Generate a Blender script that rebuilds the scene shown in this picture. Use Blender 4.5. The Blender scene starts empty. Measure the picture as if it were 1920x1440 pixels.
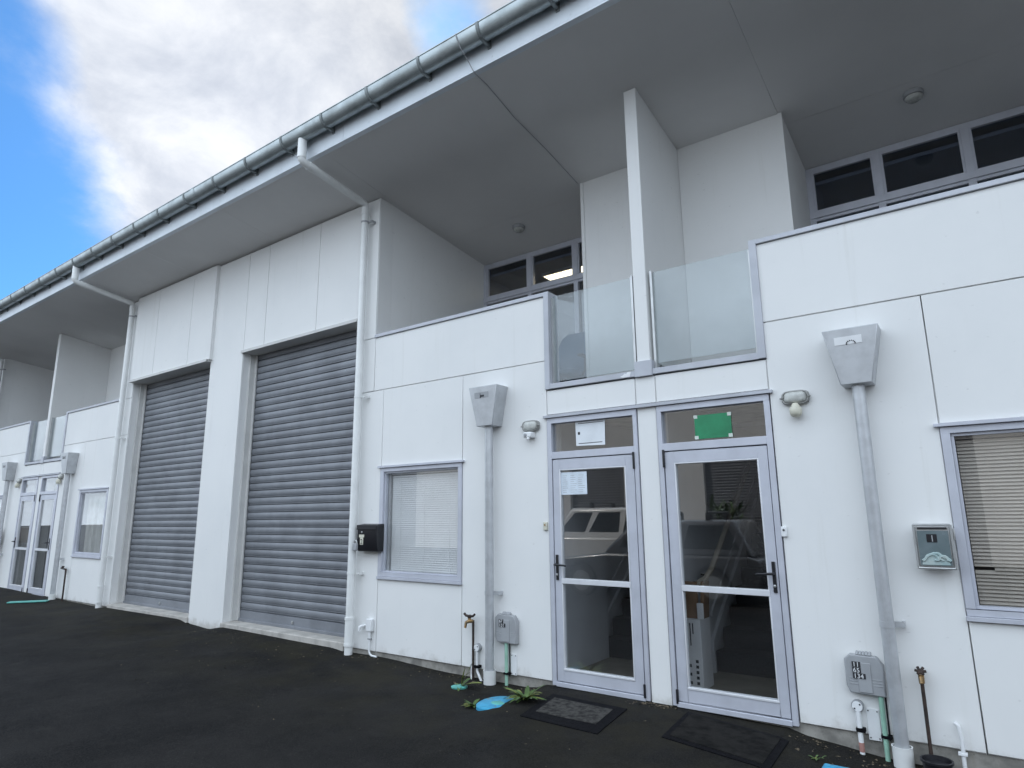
import bpy, bmesh, math, random
from mathutils import Vector, Matrix
random.seed(7)
scene = bpy.context.scene
col = scene.collection
R = math.radians

# ------------------------------------------------------------------ materials
def nd(nt, typ, **kw):
    n = nt.nodes.new(typ)
    for k, v in kw.items():
        if k in n.inputs: n.inputs[k].default_value = v
        else: setattr(n, k, v)
    return n
def mth(nt, op, a, b=None, clamp=False):
    n = nt.nodes.new('ShaderNodeMath'); n.operation = op; n.use_clamp = clamp
    for i, v in enumerate((a, b)):
        if v is None: continue
        if isinstance(v, (int, float)): n.inputs[i].default_value = v
        else: nt.links.new(v, n.inputs[i])
    return n.outputs[0]
def mixc(nt, fac, a, b):
    n = nt.nodes.new('ShaderNodeMix'); n.data_type = 'RGBA'
    for s, v in ((n.inputs['Factor'], fac), (n.inputs[6], a), (n.inputs[7], b)):
        if isinstance(v, (int, float)): s.default_value = v
        elif isinstance(v, tuple): s.default_value = (*v, 1) if len(v) == 3 else v
        else: nt.links.new(v, s)
    return n.outputs[2]
def ramp(nt, src, lo, hi):
    n = nd(nt, 'ShaderNodeMapRange'); n.inputs[1].default_value = lo; n.inputs[2].default_value = hi
    n.interpolation_type = 'SMOOTHSTEP'; nt.links.new(src, n.inputs[0]); return n.outputs[0]
def noise(nt, scale, detail=4, rough=.55, sc3=None, pos=None, dist=0):
    if pos is None:
        pos = nd(nt, 'ShaderNodeNewGeometry').outputs['Position']
    if sc3:
        m = nd(nt, 'ShaderNodeMapping'); m.inputs['Scale'].default_value = sc3; nt.links.new(pos, m.inputs[0]); pos = m.outputs[0]
    n = nd(nt, 'ShaderNodeTexNoise', Scale=scale, Detail=detail, Roughness=rough, Distortion=dist)
    nt.links.new(pos, n.inputs['Vector']); return n.outputs['Fac']
def mat(name, c, rough=.6, metal=0, var=.06, vs=3., bump=0, bs=60, dark=None, streak=0, spec=.5, fleck=None):
    m = bpy.data.materials.new(name); m.use_nodes = True; nt = m.node_tree
    b = nt.nodes['Principled BSDF']
    b.inputs['Roughness'].default_value = rough; b.inputs['Metallic'].default_value = metal
    b.inputs['Specular IOR Level'].default_value = spec
    out = (c[0], c[1], c[2])
    d = tuple(x * (1 - var * 2.2) for x in c) if dark is None else dark
    f = ramp(nt, noise(nt, vs, 6, .6), .35, .7)
    out = mixc(nt, f, c, d)
    if streak:
        f2 = ramp(nt, noise(nt, 1., 5, .6, (9, 9, .5)), .55, .8)
        f2 = mth(nt, 'MULTIPLY', f2, streak)
        out = mixc(nt, f2, out, tuple(x * .72 * t for x, t in zip(c, (1, .96, .88))))
    if fleck:
        f3 = ramp(nt, noise(nt, fleck[0], 2, .5), fleck[1], fleck[1] + .06)
        out = mixc(nt, f3, out, fleck[2])
    nt.links.new(out, b.inputs['Base Color'])
    f4 = noise(nt, vs * 2.3, 4)
    r = mth(nt, 'ADD', mth(nt, 'MULTIPLY', f4, .25), rough - .12, True)
    nt.links.new(r, b.inputs['Roughness'])
    if bump:
        bn = nd(nt, 'ShaderNodeBump', Strength=bump, Distance=.004)
        nt.links.new(noise(nt, bs, 5, .65), bn.inputs['Height']); nt.links.new(bn.outputs[0], b.inputs['Normal'])
    return m
def glass(name, tint=(.86, .9, .92), refl=.05, haze=0, hazec=(.75, .8, .82), gain=1.0, rough=.0):
    m = bpy.data.materials.new(name); m.use_nodes = True; nt = m.node_tree; nt.nodes.clear()
    o = nd(nt, 'ShaderNodeOutputMaterial'); tr = nd(nt, 'ShaderNodeBsdfTransparent'); tr.inputs[0].default_value = (*tint, 1)
    gl = nd(nt, 'ShaderNodeBsdfGlossy'); gl.inputs['Roughness'].default_value = rough; gl.inputs[0].default_value = (1, 1, 1, 1)
    lw = nd(nt, 'ShaderNodeLayerWeight'); lw.inputs['Blend'].default_value = .5
    f = mth(nt, 'POWER', lw.outputs['Facing'], 5.0)
    f = mth(nt, 'ADD', mth(nt, 'MULTIPLY', f, .8 * gain), refl, True)
    base = tr.outputs[0]
    if haze:
        df = nd(nt, 'ShaderNodeBsdfTranslucent'); df.inputs[0].default_value = (*hazec, 1)
        d2 = nd(nt, 'ShaderNodeBsdfDiffuse'); d2.inputs[0].default_value = (*hazec, 1)
        a = nd(nt, 'ShaderNodeMixShader'); a.inputs[0].default_value = .6
        nt.links.new(df.outputs[0], a.inputs[1]); nt.links.new(d2.outputs[0], a.inputs[2])
        h = nd(nt, 'ShaderNodeMixShader')
        hz = mth(nt, 'MULTIPLY', ramp(nt, noise(nt, 2.2, 5, .6), .3, .75), haze * .6)
        hz = mth(nt, 'ADD', hz, haze * .6, True)
        nt.links.new(hz, h.inputs[0]); nt.links.new(base, h.inputs[1]); nt.links.new(a.outputs[0], h.inputs[2]); base = h.outputs[0]
    mx = nd(nt, 'ShaderNodeMixShader'); nt.links.new(f, mx.inputs[0]); nt.links.new(base, mx.inputs[1]); nt.links.new(gl.outputs[0], mx.inputs[2])
    nt.links.new(mx.outputs[0], o.inputs[0]); return m

M = {}
def wall_mat():
    m = bpy.data.materials.new('painted_cladding'); m.use_nodes = True; nt = m.node_tree; b = nt.nodes['Principled BSDF']
    c = (.80, .80, .79)
    o = mixc(nt, ramp(nt, noise(nt, .8, 5, .6), .35, .75), c, (.755, .76, .755))
    st = mth(nt, 'MULTIPLY', ramp(nt, noise(nt, 1.3, 6, .65, (7, 7, .35)), .56, .82), .36)
    o = mixc(nt, st, o, (.62, .61, .57))
    # splash dirt with a ragged upper edge, and scattered scuffs
    pos = nd(nt, 'ShaderNodeNewGeometry').outputs['Position']
    sx = nd(nt, 'ShaderNodeSeparateXYZ'); nt.links.new(pos, sx.inputs[0])
    edge = mth(nt, 'ADD', mth(nt, 'MULTIPLY', noise(nt, 3.5, 7, .7), .55), -.22)
    sp = ramp(nt, mth(nt, 'SUBTRACT', edge, sx.outputs['Z']), -.02, .16)
    o = mixc(nt, mth(nt, 'MULTIPLY', sp, .7), o, (.47, .45, .41))
    sc = mth(nt, 'MULTIPLY', ramp(nt, noise(nt, 14, 3, .5, (1, 1, 1.8)), .69, .74), .3)
    o = mixc(nt, sc, o, (.52, .51, .5))
    nt.links.new(o, b.inputs['Base Color']); b.inputs['Roughness'].default_value = .62; b.inputs['Specular IOR Level'].default_value = .3
    bn = nd(nt, 'ShaderNodeBump', Strength=.12, Distance=.004)
    nt.links.new(noise(nt, 38, 6, .7), bn.inputs['Height']); nt.links.new(bn.outputs[0], b.inputs['Normal'])
    return m
M['wall'] = wall_mat()
M['soffit'] = mat('soffit_paint', (.74, .735, .73), .7, var=.03, vs=.7, bump=.05, bs=30)
M['alu'] = mat('anodised_aluminium', (.56, .575, .64), .42, .15, var=.05, vs=4, streak=.2)
M['alu_light'] = mat('polished_aluminium_bead', (.74, .75, .78), .35, .15, var=.04, vs=5)
M['trim'] = mat('grey_flashing', (.49, .505, .55), .48, .2, var=.06, vs=3, streak=.25)
M['zinc'] = mat('galvanised_steel', (.56, .575, .595), .42, .45, var=.07, vs=9, streak=.2)
M['gutter'] = mat('zinc_gutter', (.47, .52, .53), .4, .6, var=.14, vs=4, streak=.4)
M['strap'] = mat('dull_zinc_strap', (.30, .33, .335), .6, .4, var=.15, vs=9)
M['fascia'] = mat('fascia_paint', (.74, .79, .84), .45, .1, var=.05, vs=2, streak=.2)
M['roller'] = mat('roller_steel', (.245, .257, .282), .52, .2, var=.10, vs=2.2, streak=.35, fleck=(26, .74, (.4, .43, .47)))
M['guide'] = mat('guide_channel_paint', (.62, .615, .6), .55, 0, var=.05, vs=4)
M['white_pvc'] = mat('white_plastic_pipe', (.80, .81, .80), .38, 0, var=.04, vs=4)
M['concrete'] = mat('concrete', (.34, .325, .295), .9, 0, var=.22, vs=7, bump=.6, bs=45, streak=.6, fleck=(60, .66, (.16, .15, .13)))
M['sill'] = mat('pale_concrete', (.50, .475, .44), .9, 0, var=.14, vs=5, bump=.35, bs=40, fleck=(30, .7, (.3, .27, .24)))
M['black'] = mat('black_plastic', (.012, .012, .016), .4, 0, var=.1)
M['rubber'] = mat('black_rubber', (.008, .008, .010), .75, 0, spec=.08, var=.15, vs=20, bump=.5, bs=120)
M['matgrey'] = mat('worn_mat_pile', (.075, .072, .068), .95, 0, spec=.08, vs=22, dark=(.022, .022, .022), bump=.9, bs=150)
M['matdark'] = mat('dark_mat_pile', (.022, .021, .020), .95, 0, spec=.08, vs=10, dark=(.009, .009, .009), bump=.9, bs=190)
M['dark'] = mat('dark_interior', (.05, .05, .055), .9, 0, var=.1)
M['inwall'] = mat('interior_paint', (.50, .51, .53), .8, 0, var=.04)
M['tile'] = mat('beige_floor', (.20, .18, .15), .6, 0, var=.12, vs=3)
M['carpet'] = mat('dark_carpet', (.022, .022, .027), .95, 0, var=.2, vs=60)
M['steelgrey'] = mat('grey_plastic', (.36, .37, .385), .55, 0, var=.06, vs=6, streak=.3)
M['cream'] = mat('cream_plastic', (.66, .64, .53), .5, 0, var=.08, vs=20)
M['whitepl'] = mat('white_plastic', (.80, .81, .82), .45, 0, var=.03, vs=9)
M['lampglass'] = mat('frosted_lamp_glass', (.55, .56, .53), .25, 0, var=.1, vs=20, spec=.7)
M['lampring'] = mat('weathered_lamp_metal', (.36, .36, .345), .45, .4, var=.15, vs=18)
M['rust'] = mat('rusty_pipe', (.055, .035, .028), .7, .2, vs=25, dark=(.025, .02, .02), bump=.4, bs=90)
M['brass'] = mat('aged_brass', (.36, .22, .09), .45, .7, vs=30, dark=(.12, .1, .07))
M['mint'] = mat('mint_conduit', (.34, .58, .46), .5, 0, var=.1, vs=8)
M['blue'] = mat('blue_plastic_lid', (.05, .36, .58), .5, 0, vs=12, dark=(.035, .26, .44), bump=.2, fleck=(22, .62, (.16, .2, .2)))
M['teal'] = mat('teal_plastic_lid', (.12, .45, .40), .5, 0, var=.15, vs=12)
M['green'] = mat('green_sign', (.02, .25, .11), .4, 0, var=.12, vs=7)
M['paper'] = mat('paper', (.76, .79, .82), .8, 0, var=.04, vs=6)
M['paper2'] = mat('printed_paper', (.70, .77, .84), .8, 0, var=.06, vs=12)
M['ink'] = mat('ink', (.03, .03, .035), .7, 0)
M['tape'] = mat('pale_tape', (.60, .66, .60), .5, 0)
M['leaf'] = mat('weed_leaf', (.085, .15, .035), .55, 0, vs=25, dark=(.05, .095, .025))
M['leaf2'] = mat('weed_leaf_yellow', (.21, .23, .05), .55, 0, vs=20, dark=(.09, .14, .03))
M['litter'] = mat('dry_litter', (.17, .135, .09), .9, 0, vs=60, dark=(.04, .03, .02))
M['card'] = mat('brown_cardboard', (.20, .12, .07), .85, 0, var=.1, vs=6)
M['cartonwhite'] = mat('printed_carton', (.62, .62, .63), .7, 0, var=.05, vs=4)
M['wood'] = mat('timber_handrail', (.52, .46, .38), .5, 0, var=.1, vs=5)
M['slatwhite'] = mat('white_blind_slat', (.86, .87, .88), .45, 0, var=.03, vs=2)
M['slatbeige'] = mat('beige_blind_slat', (.47, .42, .365), .5, 0, var=.06, vs=3)
M['curtain'] = mat('pale_curtain', (.62, .62, .60), .85, 0, var=.08, vs=3)
M['chairfab'] = mat('blue_grey_fabric', (.03, .085, .15), .85, 0, var=.1, vs=30)
M['brownbox'] = mat('brown_steel', (.22, .17, .135), .5, .2, var=.12, vs=6)
M['stain'] = mat('stainless', (.52, .53, .53), .33, .7, var=.06, vs=8)
M['lboxface'] = mat('tinted_panel', (.16, .20, .215), .25, 0, vs=5, dark=(.12, .16, .17), spec=.6)
M['lboxpaper'] = mat('crumpled_flyer', (.30, .42, .43), .6, 0, vs=9, dark=(.5, .55, .52))
M['carwhite'] = mat('white_car_paint', (.72, .72, .71), .25, 0, var=.02, spec=.7)
M['cargrey'] = mat('grey_car_paint', (.10, .105, .115), .25, .3, var=.03, spec=.7)
M['tyre'] = mat('tyre_rubber', (.02, .02, .02), .85, 0)
M['carglass'] = mat('car_glass', (.015, .018, .02), .06, 0, var=.02, spec=.8)
M['trunk'] = mat('bark', (.12, .09, .06), .9, 0, bump=.5, bs=30)
M['glass'] = glass('door_glass', (.955, .965, .97), .115)
M['glass_win'] = glass('window_glass', (.985, .99, .99), .10)
M['glass_up'] = glass('upper_glass', (.62, .66, .72), .07)
M['glass_bal'] = glass('balustrade_glass', (.85, .885, .895), .055, haze=.075, hazec=(.76, .79, .81), gain=1.1)
def emis(name, c, s):
    m = bpy.data.materials.new(name); m.use_nodes = True; b = m.node_tree.nodes['Principled BSDF']
    b.inputs['Base Color'].default_value = (*c, 1); b.inputs['Emission Color'].default_value = (*c, 1); b.inputs['Emission Strength'].default_value = s; return m
M['lit'] = emis('lit_diffuser', (1., .80, .48), 7.)
def asphalt():
    m = bpy.data.materials.new('asphalt'); m.use_nodes = True; nt = m.node_tree; b = nt.nodes['Principled BSDF']
    n1 = ramp(nt, noise(nt, .9, 8, .7), .38, .64); n2 = ramp(nt, noise(nt, 85, 4, .8), .42, .68)
    o = mixc(nt, n1, (.0060, .0060, .0064), (.0155, .0148, .0145))
    o = mixc(nt, mth(nt, 'MULTIPLY', n2, .55), o, (.046, .044, .042))
    wear = ramp(nt, noise(nt, 5.5, 6, .75), .52, .72)
    o = mixc(nt, mth(nt, 'MULTIPLY', wear, .3), o, (.036, .0345, .032))
    pos = nd(nt, 'ShaderNodeNewGeometry').outputs['Position']
    sx = nd(nt, 'ShaderNodeSeparateXYZ'); nt.links.new(pos, sx.inputs[0])
    band = mth(nt, 'MULTIPLY', ramp(nt, sx.outputs['Y'], -2.6, -.3), ramp(nt, noise(nt, 1.6, 7, .7), .36, .66))
    o = mixc(nt, mth(nt, 'MULTIPLY', band, .8), o, (.027, .0245, .016))
    fl = ramp(nt, noise(nt, 33, 2, .5), .735, .76)
    o = mixc(nt, mth(nt, 'MULTIPLY', fl, .5), o, (.09, .085, .08))
    nt.links.new(o, b.inputs['Base Color'])
    r = mth(nt, 'ADD', mth(nt, 'MULTIPLY', noise(nt, 2, 5), .25), .66, True); nt.links.new(r, b.inputs['Roughness'])
    b.inputs['Specular IOR Level'].default_value = .1
    b1 = nd(nt, 'ShaderNodeBump', Strength=.9, Distance=.006); nt.links.new(noise(nt, 130, 4, .7), b1.inputs['Height'])
    b2 = nd(nt, 'ShaderNodeBump', Strength=.5, Distance=.03); nt.links.new(noise(nt, 4, 5, .6), b2.inputs['Height']); nt.links.new(b1.outputs[0], b2.inputs['Normal'])
    nt.links.new(b2.outputs[0], b.inputs['Normal'])
    return m
M['asphalt'] = asphalt()

# ------------------------------------------------------------------ mesh builder
ORG = {}
class MB:
    def __init__(s): s.v = []; s.f = []; s.sm = []; s.mi = []; s.cur = 0
    def _add(s, vs, fs, smooth=False):
        o = len(s.v); s.v += [Vector(v) for v in vs]
        for f in fs: s.f.append(tuple(i + o for i in f)); s.sm.append(smooth); s.mi.append(s.cur)
    def box(s, x0, x1, y0, y1, z0, z1):
        if x0 > x1: x0, x1 = x1, x0
        if y0 > y1: y0, y1 = y1, y0
        if z0 > z1: z0, z1 = z1, z0
        s._add([(x0,y0,z0),(x1,y0,z0),(x1,y1,z0),(x0,y1,z0),(x0,y0,z1),(x1,y0,z1),(x1,y1,z1),(x0,y1,z1)],
               [(0,3,2,1),(4,5,6,7),(0,1,5,4),(1,2,6,5),(2,3,7,6),(3,0,4,7)]); return s
    def hexa(s, p):   # 8 points: bottom 4 then top 4
        s._add(p, [(0,3,2,1),(4,5,6,7),(0,1,5,4),(1,2,6,5),(2,3,7,6),(3,0,4,7)]); return s
    def prism(s, pts, axis, a, b, smooth=False):
        # extrude a 2D polygon along an axis
        def P(p, t):
            q = list(p); q.insert(axis, t); return tuple(q)
        n = len(pts); vs = [P(p, a) for p in pts] + [P(p, b) for p in pts]
        s._add(vs, [tuple(range(n))[::-1], tuple(range(n, 2*n))])
        s._add(vs, [(i, (i+1) % n, (i+1) % n + n, i + n) for i in range(n)], smooth); return s
    def tube(s, path, r, n=14, cap=True):
        path = [Vector(p) for p in path]; rs = list(r) if isinstance(r, (list, tuple)) else [r] * len(path)
        # extra rings beside bends and ends keep the shading of long runs straight
        p2, r2 = [path[0]], [rs[0]]
        for i in range(len(path)-1):
            a_, b_ = path[i], path[i+1]; L_ = (b_-a_).length; e_ = max(rs[i], rs[i+1])*.9
            if L_ > 4*e_:
                for k_ in (e_/L_, 1-e_/L_): p2.append(a_.lerp(b_, k_)); r2.append(rs[i]+(rs[i+1]-rs[i])*k_)
            p2.append(b_); r2.append(rs[i+1])
        path, rs = p2, r2
        rings = []; up = None
        for i, p in enumerate(path):
            a = path[max(i-1, 0)]; b = path[min(i+1, len(path)-1)]
            if 0 < i < len(path)-1: t = (path[i]-a).normalized() + (b-path[i]).normalized()
            else: t = b - a
            t.normalize()
            if up is None: up = Vector((0,0,1)) if abs(t.z) < .9 else Vector((1,0,0))
            u = (up - t * up.dot(t)); u.normalize(); up = u; w = t.cross(u)
            k = 1.0
            if 0 < i < len(path)-1:
                c = (path[i]-a).normalized().dot((b-path[i]).normalized()); k = 1 / max(.6, math.sqrt((1+c)/2))
            rings.append([p + (u*math.cos(2*math.pi*j/n) + w*math.sin(2*math.pi*j/n)) * rs[i] for j in range(n)])
        o = [v for ring in rings for v in ring]; fs = []
        for i in range(len(path)-1):
            for j in range(n): fs.append((i*n+j, i*n+(j+1) % n, (i+1)*n+(j+1) % n, (i+1)*n+j))
        s._add(o, fs, True)
        if cap: s._add(o, [tuple(range(n))[::-1], tuple(range((len(path)-1)*n, len(path)*n))])
        return s
    def lathe(s, c, prof, axis='z', n=24, sx=1, sy=1, sq=1):
        # prof: list of (radius, height)
        vs = []; fs = []
        for r, h in prof:
            for j in range(n):
                a = 2*math.pi*j/n; ca, sa = math.cos(a), math.sin(a); x = r*math.copysign(abs(ca)**sq, ca)*sx; y = r*math.copysign(abs(sa)**sq, sa)*sy
                v = {'z': (x, y, h), 'y': (x, -h, y), 'x': (h, x, y)}[axis]
                vs.append((c[0]+v[0], c[1]+v[1], c[2]+v[2]))
        m = len(prof)
        for i in range(m-1):
            for j in range(n): fs.append((i*n+j, i*n+(j+1) % n, (i+1)*n+(j+1) % n, (i+1)*n+j))
        s._add(vs, fs, True); s._add(vs, [tuple(range(n))[::-1], tuple(range((m-1)*n, m*n))]); return s
    def tri(s, *p): s._add(p, [tuple(range(len(p)))]); return s
    def build(s, name, m, parent=None, bevel=0, org=None, seg=2):
        o_ = Vector(org) if org is not None else (ORG[parent.name] if parent else Vector((0,0,0)))
        me = bpy.data.meshes.new(name); me.from_pydata([v - o_ for v in s.v], [], s.f)
        ms = m if isinstance(m, (list, tuple)) else [m]
        for q in ms: me.materials.append(q)
        me.polygons.foreach_set('use_smooth', s.sm); me.polygons.foreach_set('material_index', s.mi)
        me.validate(); me.update()
        bm = bmesh.new(); bm.from_mesh(me)
        bmesh.ops.remove_doubles(bm, verts=bm.verts, dist=1e-6)
        bmesh.ops.recalc_face_normals(bm, faces=bm.faces); bm.to_mesh(me); bm.free()
        me.set_sharp_from_angle(angle=R(48))
        ob = bpy.data.objects.new(name, me); col.objects.link(ob); ORG[ob.name] = o_
        if parent: ob.parent = parent
        elif org is not None: ob.location = o_
        if bevel:
            b = ob.modifiers.new('bevel', 'BEVEL'); b.width = bevel; b.segments = seg; b.limit_method = 'ANGLE'; b.angle_limit = R(50)
        return ob
def thing(name, loc, label, cat, group=None):
    e = bpy.data.objects.new(name, None); col.objects.link(e); e.location = loc; e.empty_display_size = .2
    ORG[e.name] = Vector(loc); e['label'] = label; e['category'] = cat
    if group: e['group'] = group
    return e
def tag(o, label, cat, group=None):
    o['label'] = label; o['category'] = cat
    if group: o['group'] = group
    return o
def text_mesh(name, body, size, loc, m, parent, depth=.0006, align='LEFT', sx=1):
    cu = bpy.data.curves.new(name, 'FONT'); cu.body = body; cu.size = size; cu.extrude = depth; cu.align_x = align; cu.space_line = .95
    t = bpy.data.objects.new(name + '_tmp', cu); col.objects.link(t)
    bpy.context.view_layer.update()
    me = bpy.data.meshes.new_from_object(t.evaluated_get(bpy.context.evaluated_depsgraph_get()))
    bpy.data.objects.remove(t)
    o_ = ORG[parent.name]
    mt = Matrix.Translation(Vector(loc) - o_) @ Matrix.Rotation(R(90), 4, 'X') @ Matrix.Diagonal((sx, 1, 1, 1))
    me.transform(mt); me.materials.clear(); me.materials.append(m)
    ob = bpy.data.objects.new(name, me); col.objects.link(ob); ob.parent = parent; ORG[ob.name] = o_
    return ob

# ------------------------------------------------------------------ ground
def lerp_tab(t, x):
    if x <= t[0][0]: return t[0][1]
    for (a, va), (b, vb) in zip(t, t[1:]):
        if x <= b:
            k = (x-a)/(b-a); k = k*k*(3-2*k); return va + (vb-va)*k
    return t[-1][1]
GT = [(-30,.03),(-18.2,.03),(-16,.0),(-14.2,-.03),(-13.2,-.04),(-12.9,-.01),(-10.35,.0),(-9.95,-.055),(-9.5,-.075),(-9.05,-.01),(-6.7,-.03),(-6.3,-.06),(-5.9,-.055),(-4.7,-.095),(-3.75,-.10),(-3.5,-.04),(-2.45,-.035),(-1.4,-.055),(-1.2,-.10),(-.7,-.145),(.5,-.15),(2,-.1),(12,-.1)]
def gh(x, y):
    k = min(1, max(0, -y / 2.6)); k = k*k*(3-2*k)
    h = lerp_tab(GT, x)*(1-k) + (-.09 - .006*max(-12, min(2, x)) - .02)*k
    h += .006*math.sin(x*2.1+y*1.3)*min(1, -y) if y < 0 else 0
    return h
xs = [-220, -120, -70, -45, -34] + [-30 + .25*i for i in range(41)] + [-19.75 + .12*i for i in range(186)] + [2.8, 3.2, 4, 5, 6, 8, 11, 16, 25, 45, 90, 200]
ys = [-220, -120, -70, -45, -32, -25, -20, -16, -13, -11, -9.5, -8, -7, -6, -5.2, -4.6, -4.1] + [-3.8 + .16*i for i in range(15)] + [-1.4 + .1*i for i in range(14)] + [-.04, .02, .15, .4, 1, 5, 20, 60, 200]
g = MB(); nx = len(xs)
vs = [(x, y, gh(max(-30, min(12, x)), max(-12, y)) if y < .03 else gh(max(-30, min(12, x)), 0) - (.02 if y < .3 else .25)) for y in ys for x in xs]
g._add(vs, [(j*nx+i, j*nx+i+1, (j+1)*nx+i+1, (j+1)*nx+i) for j in range(len(ys)-1) for i in range(nx-1)], True)
ground = g.build('ground', M['asphalt']); ground['kind'] = 'structure'

# ------------------------------------------------------------------ the building
B = thing('workshop_building', (-9.65, 0, 0), 'long white panel clad workshop building with grey roller doors, glass doors and balconies', 'building')
SOF = lambda y: 5.78 - .15*y
G = .0045
def panel(mb, x0, x1, z0, z1, t=.25, y=0.):
    mb.box(x0+G, x1-G, y, y+.014, z0+G, z1-G)      # sheet, with an open joint round it
    mb.box(x0, x1, y+.014, y+t, z0, z1)            # framing behind

def half_unit(xc, s, blind):
    """one half of a mirrored pair of units; s=+1 right half, -1 left half"""
    X = lambda u: xc + s*u
    def P(mb, u0, u1, z0, z1, t=.25, y=0.): a, b = sorted((X(u0), X(u1))); panel(mb, a, b, z0, z1, t, y)
    def bx(mb, u0, u1, y0, y1, z0, z1): mb.box(X(u0), X(u1), y0, y1, z0, z1)
    w = MB()
    P(w, .1, 1.085, 2.52, 2.775)
    P(w, 1.085, 2.21, -.005, 3.09); P(w, 2.21, 3.51, 2.13, 3.09); P(w, 2.21, 3.51, -.005, .805); P(w, 3.51, 4.05, -.005, 3.09)
    P(w, 1.085, 3.69, 3.09, 3.79, .15); P(w, 3.69, 4.05, 3.09, 3.795)
    P(w, 3.69, 4.05, 3.795, 5.76)
    w.build('wall_cladding', M['wall'], B, bevel=.003)
    # balcony side wall, core, divider half
    b = MB(); y1 = 2.17
    b.hexa([(X(3.69),.25,3.0),(X(4.05),.25,3.0),(X(4.05),y1,3.0),(X(3.60),y1,3.0),(X(3.69),.25,SOF(.25)),(X(4.05),.25,SOF(.25)),(X(4.05),y1,SOF(y1)),(X(3.60),y1,SOF(y1))])
    b.build('balcony_wall', M['wall'], B); b = MB()
    c0 = [(X(.07),1.08),(X(1.2),1.08),(X(1.2),2.4),(X(.07),2.4)]
    b.hexa([(p[0],p[1],2.72) for p in c0] + [(p[0],p[1],SOF(p[1])-.002) for p in c0])
    cw = b.build('stair_core_wall', M['wall'], B)
    b = MB(); b.box(X(1.165), X(1.207), 1.068, 1.079, 2.75, SOF(1.08)-.004); b.build('corner_trim', M['wall'], cw)
    MB().box(X(.0), X(4.05), .15, 2.5, 2.60, 2.745).build('balcony_deck', M['concrete'], B)
    # parapet cap and trims round the glass opening
    t = MB()
    bx(t, 1.09, 3.69, -.02, .17, 3.79, 3.832); bx(t, 1.03, 1.092, -.02, .17, 2.785, 3.834); bx(t, .085, 1.03, -.02, .17, 2.785, 2.838)
    t.build('flashing', M['trim'], B, bevel=.003)
    if xc > -5 and s < 0:
        q = MB(); q.prism([(-2.63, 2.80), (-2.60, 2.788), (-2.53, 2.79), (-2.515, 2.836), (-2.55, 2.837), (-2.565, 2.822), (-2.585, 2.826), (-2.60, 2.812)], 1, -.0225, -.019); q.build('paint_patch', M['whitepl'], B)
    # glass balustrade pane
    gl = MB(); bx(gl, .115, 1.018, .055, .067, 2.87 if s < 0 else 2.90, 3.79)
    gp = gl.build('balustrade_glass', M['glass_bal'], B)
    for ca, cb_, cz_ in ((.09, .112, 3.80), (1.008, 1.029, 3.77)):
        ch = MB(); bx(ch, ca, cb_, .03, .085, 2.84, cz_); ch.build('glass_channel', M['stain'], gp)
    # balcony glazing
    yw = 2.17; wf = MB(); ZT = SOF(yw)-.004
    us = [1.2, 1.92, 2.72, 3.60]
    bx(wf, 1.2, 3.60, yw-.03, yw+.05, ZT-.055, ZT); bx(wf, 1.2, 3.6, yw-.05, yw+.05, 4.82, 4.89)
    bx(wf, 1.2, 3.6, yw-.02, yw+.05, 2.75, 2.83)
    for u, h in ((1.23, .03), (1.92, .036), (2.72, .036), (3.57, .03)): bx(wf, u-h, u+h, yw-.04, yw+.055, 2.83, ZT-.055)
    for a, c in ((1.956, 2.684), (2.756, 3.54), (1.26, 1.884)):    # opening sash beads
        for z0, z1 in ((4.89, 4.913), (ZT-.078, ZT-.055)): bx(wf, a, c, yw-.03, yw+.03, z0, z1)
        bx(wf, a, a+.023, yw-.03, yw+.03, 4.913, ZT-.078); bx(wf, c-.023, c, yw-.03, yw+.03, 4.913, ZT-.078)
        bx(wf, a, c, yw-.03, yw+.03, 4.785, 4.82)
    wo = wf.build('balcony_window', M['alu'], B, bevel=.002)
    gg = MB(); bx(gg, 1.26, 3.54, yw+.005, yw+.011, 2.83, ZT-.06); gg.build('pane', M['glass_up'], wo)
    # ground floor window
    wn = MB()
    bx(wn, 2.175, 3.545, -.035, .03, 2.107, 2.13); bx(wn, 2.21, 3.51, -.012, .08, 2.06, 2.105); bx(wn, 2.21, 2.265, -.012, .08, .885, 2.06); bx(wn, 3.455, 3.51, -.012, .08, .885, 2.06)
    bx(wn, 2.21, 3.51, -.012, .08, .84, .885); bx(wn, 2.205, 3.515, -.028, .03, .808, .838)
    for a, c, z0, z1 in ((2.265, 2.285, .905, 2.04), (3.435, 3.455, .905, 2.04), (2.265, 3.455, .885, .905), (2.265, 3.455, 2.04, 2.06)): bx(wn, a, c, .012, .06, z0, z1)
    win = wn.build('window', M['alu'], B, bevel=.002)
    pg = MB(); bx(pg, 2.285, 3.435, .03, .036, .905, 2.04); pg.build('pane', M['glass_win'], win)
    
    for ja, jb, jy in ((3.40, 3.434, .062), (2.21, 2.284, .082)):
        jl = MB(); bx(jl, ja, jb, jy, .24, .885, 2.06); jl.build('jamb_lining', M['inwall'], win)
    bl = MB()
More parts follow.
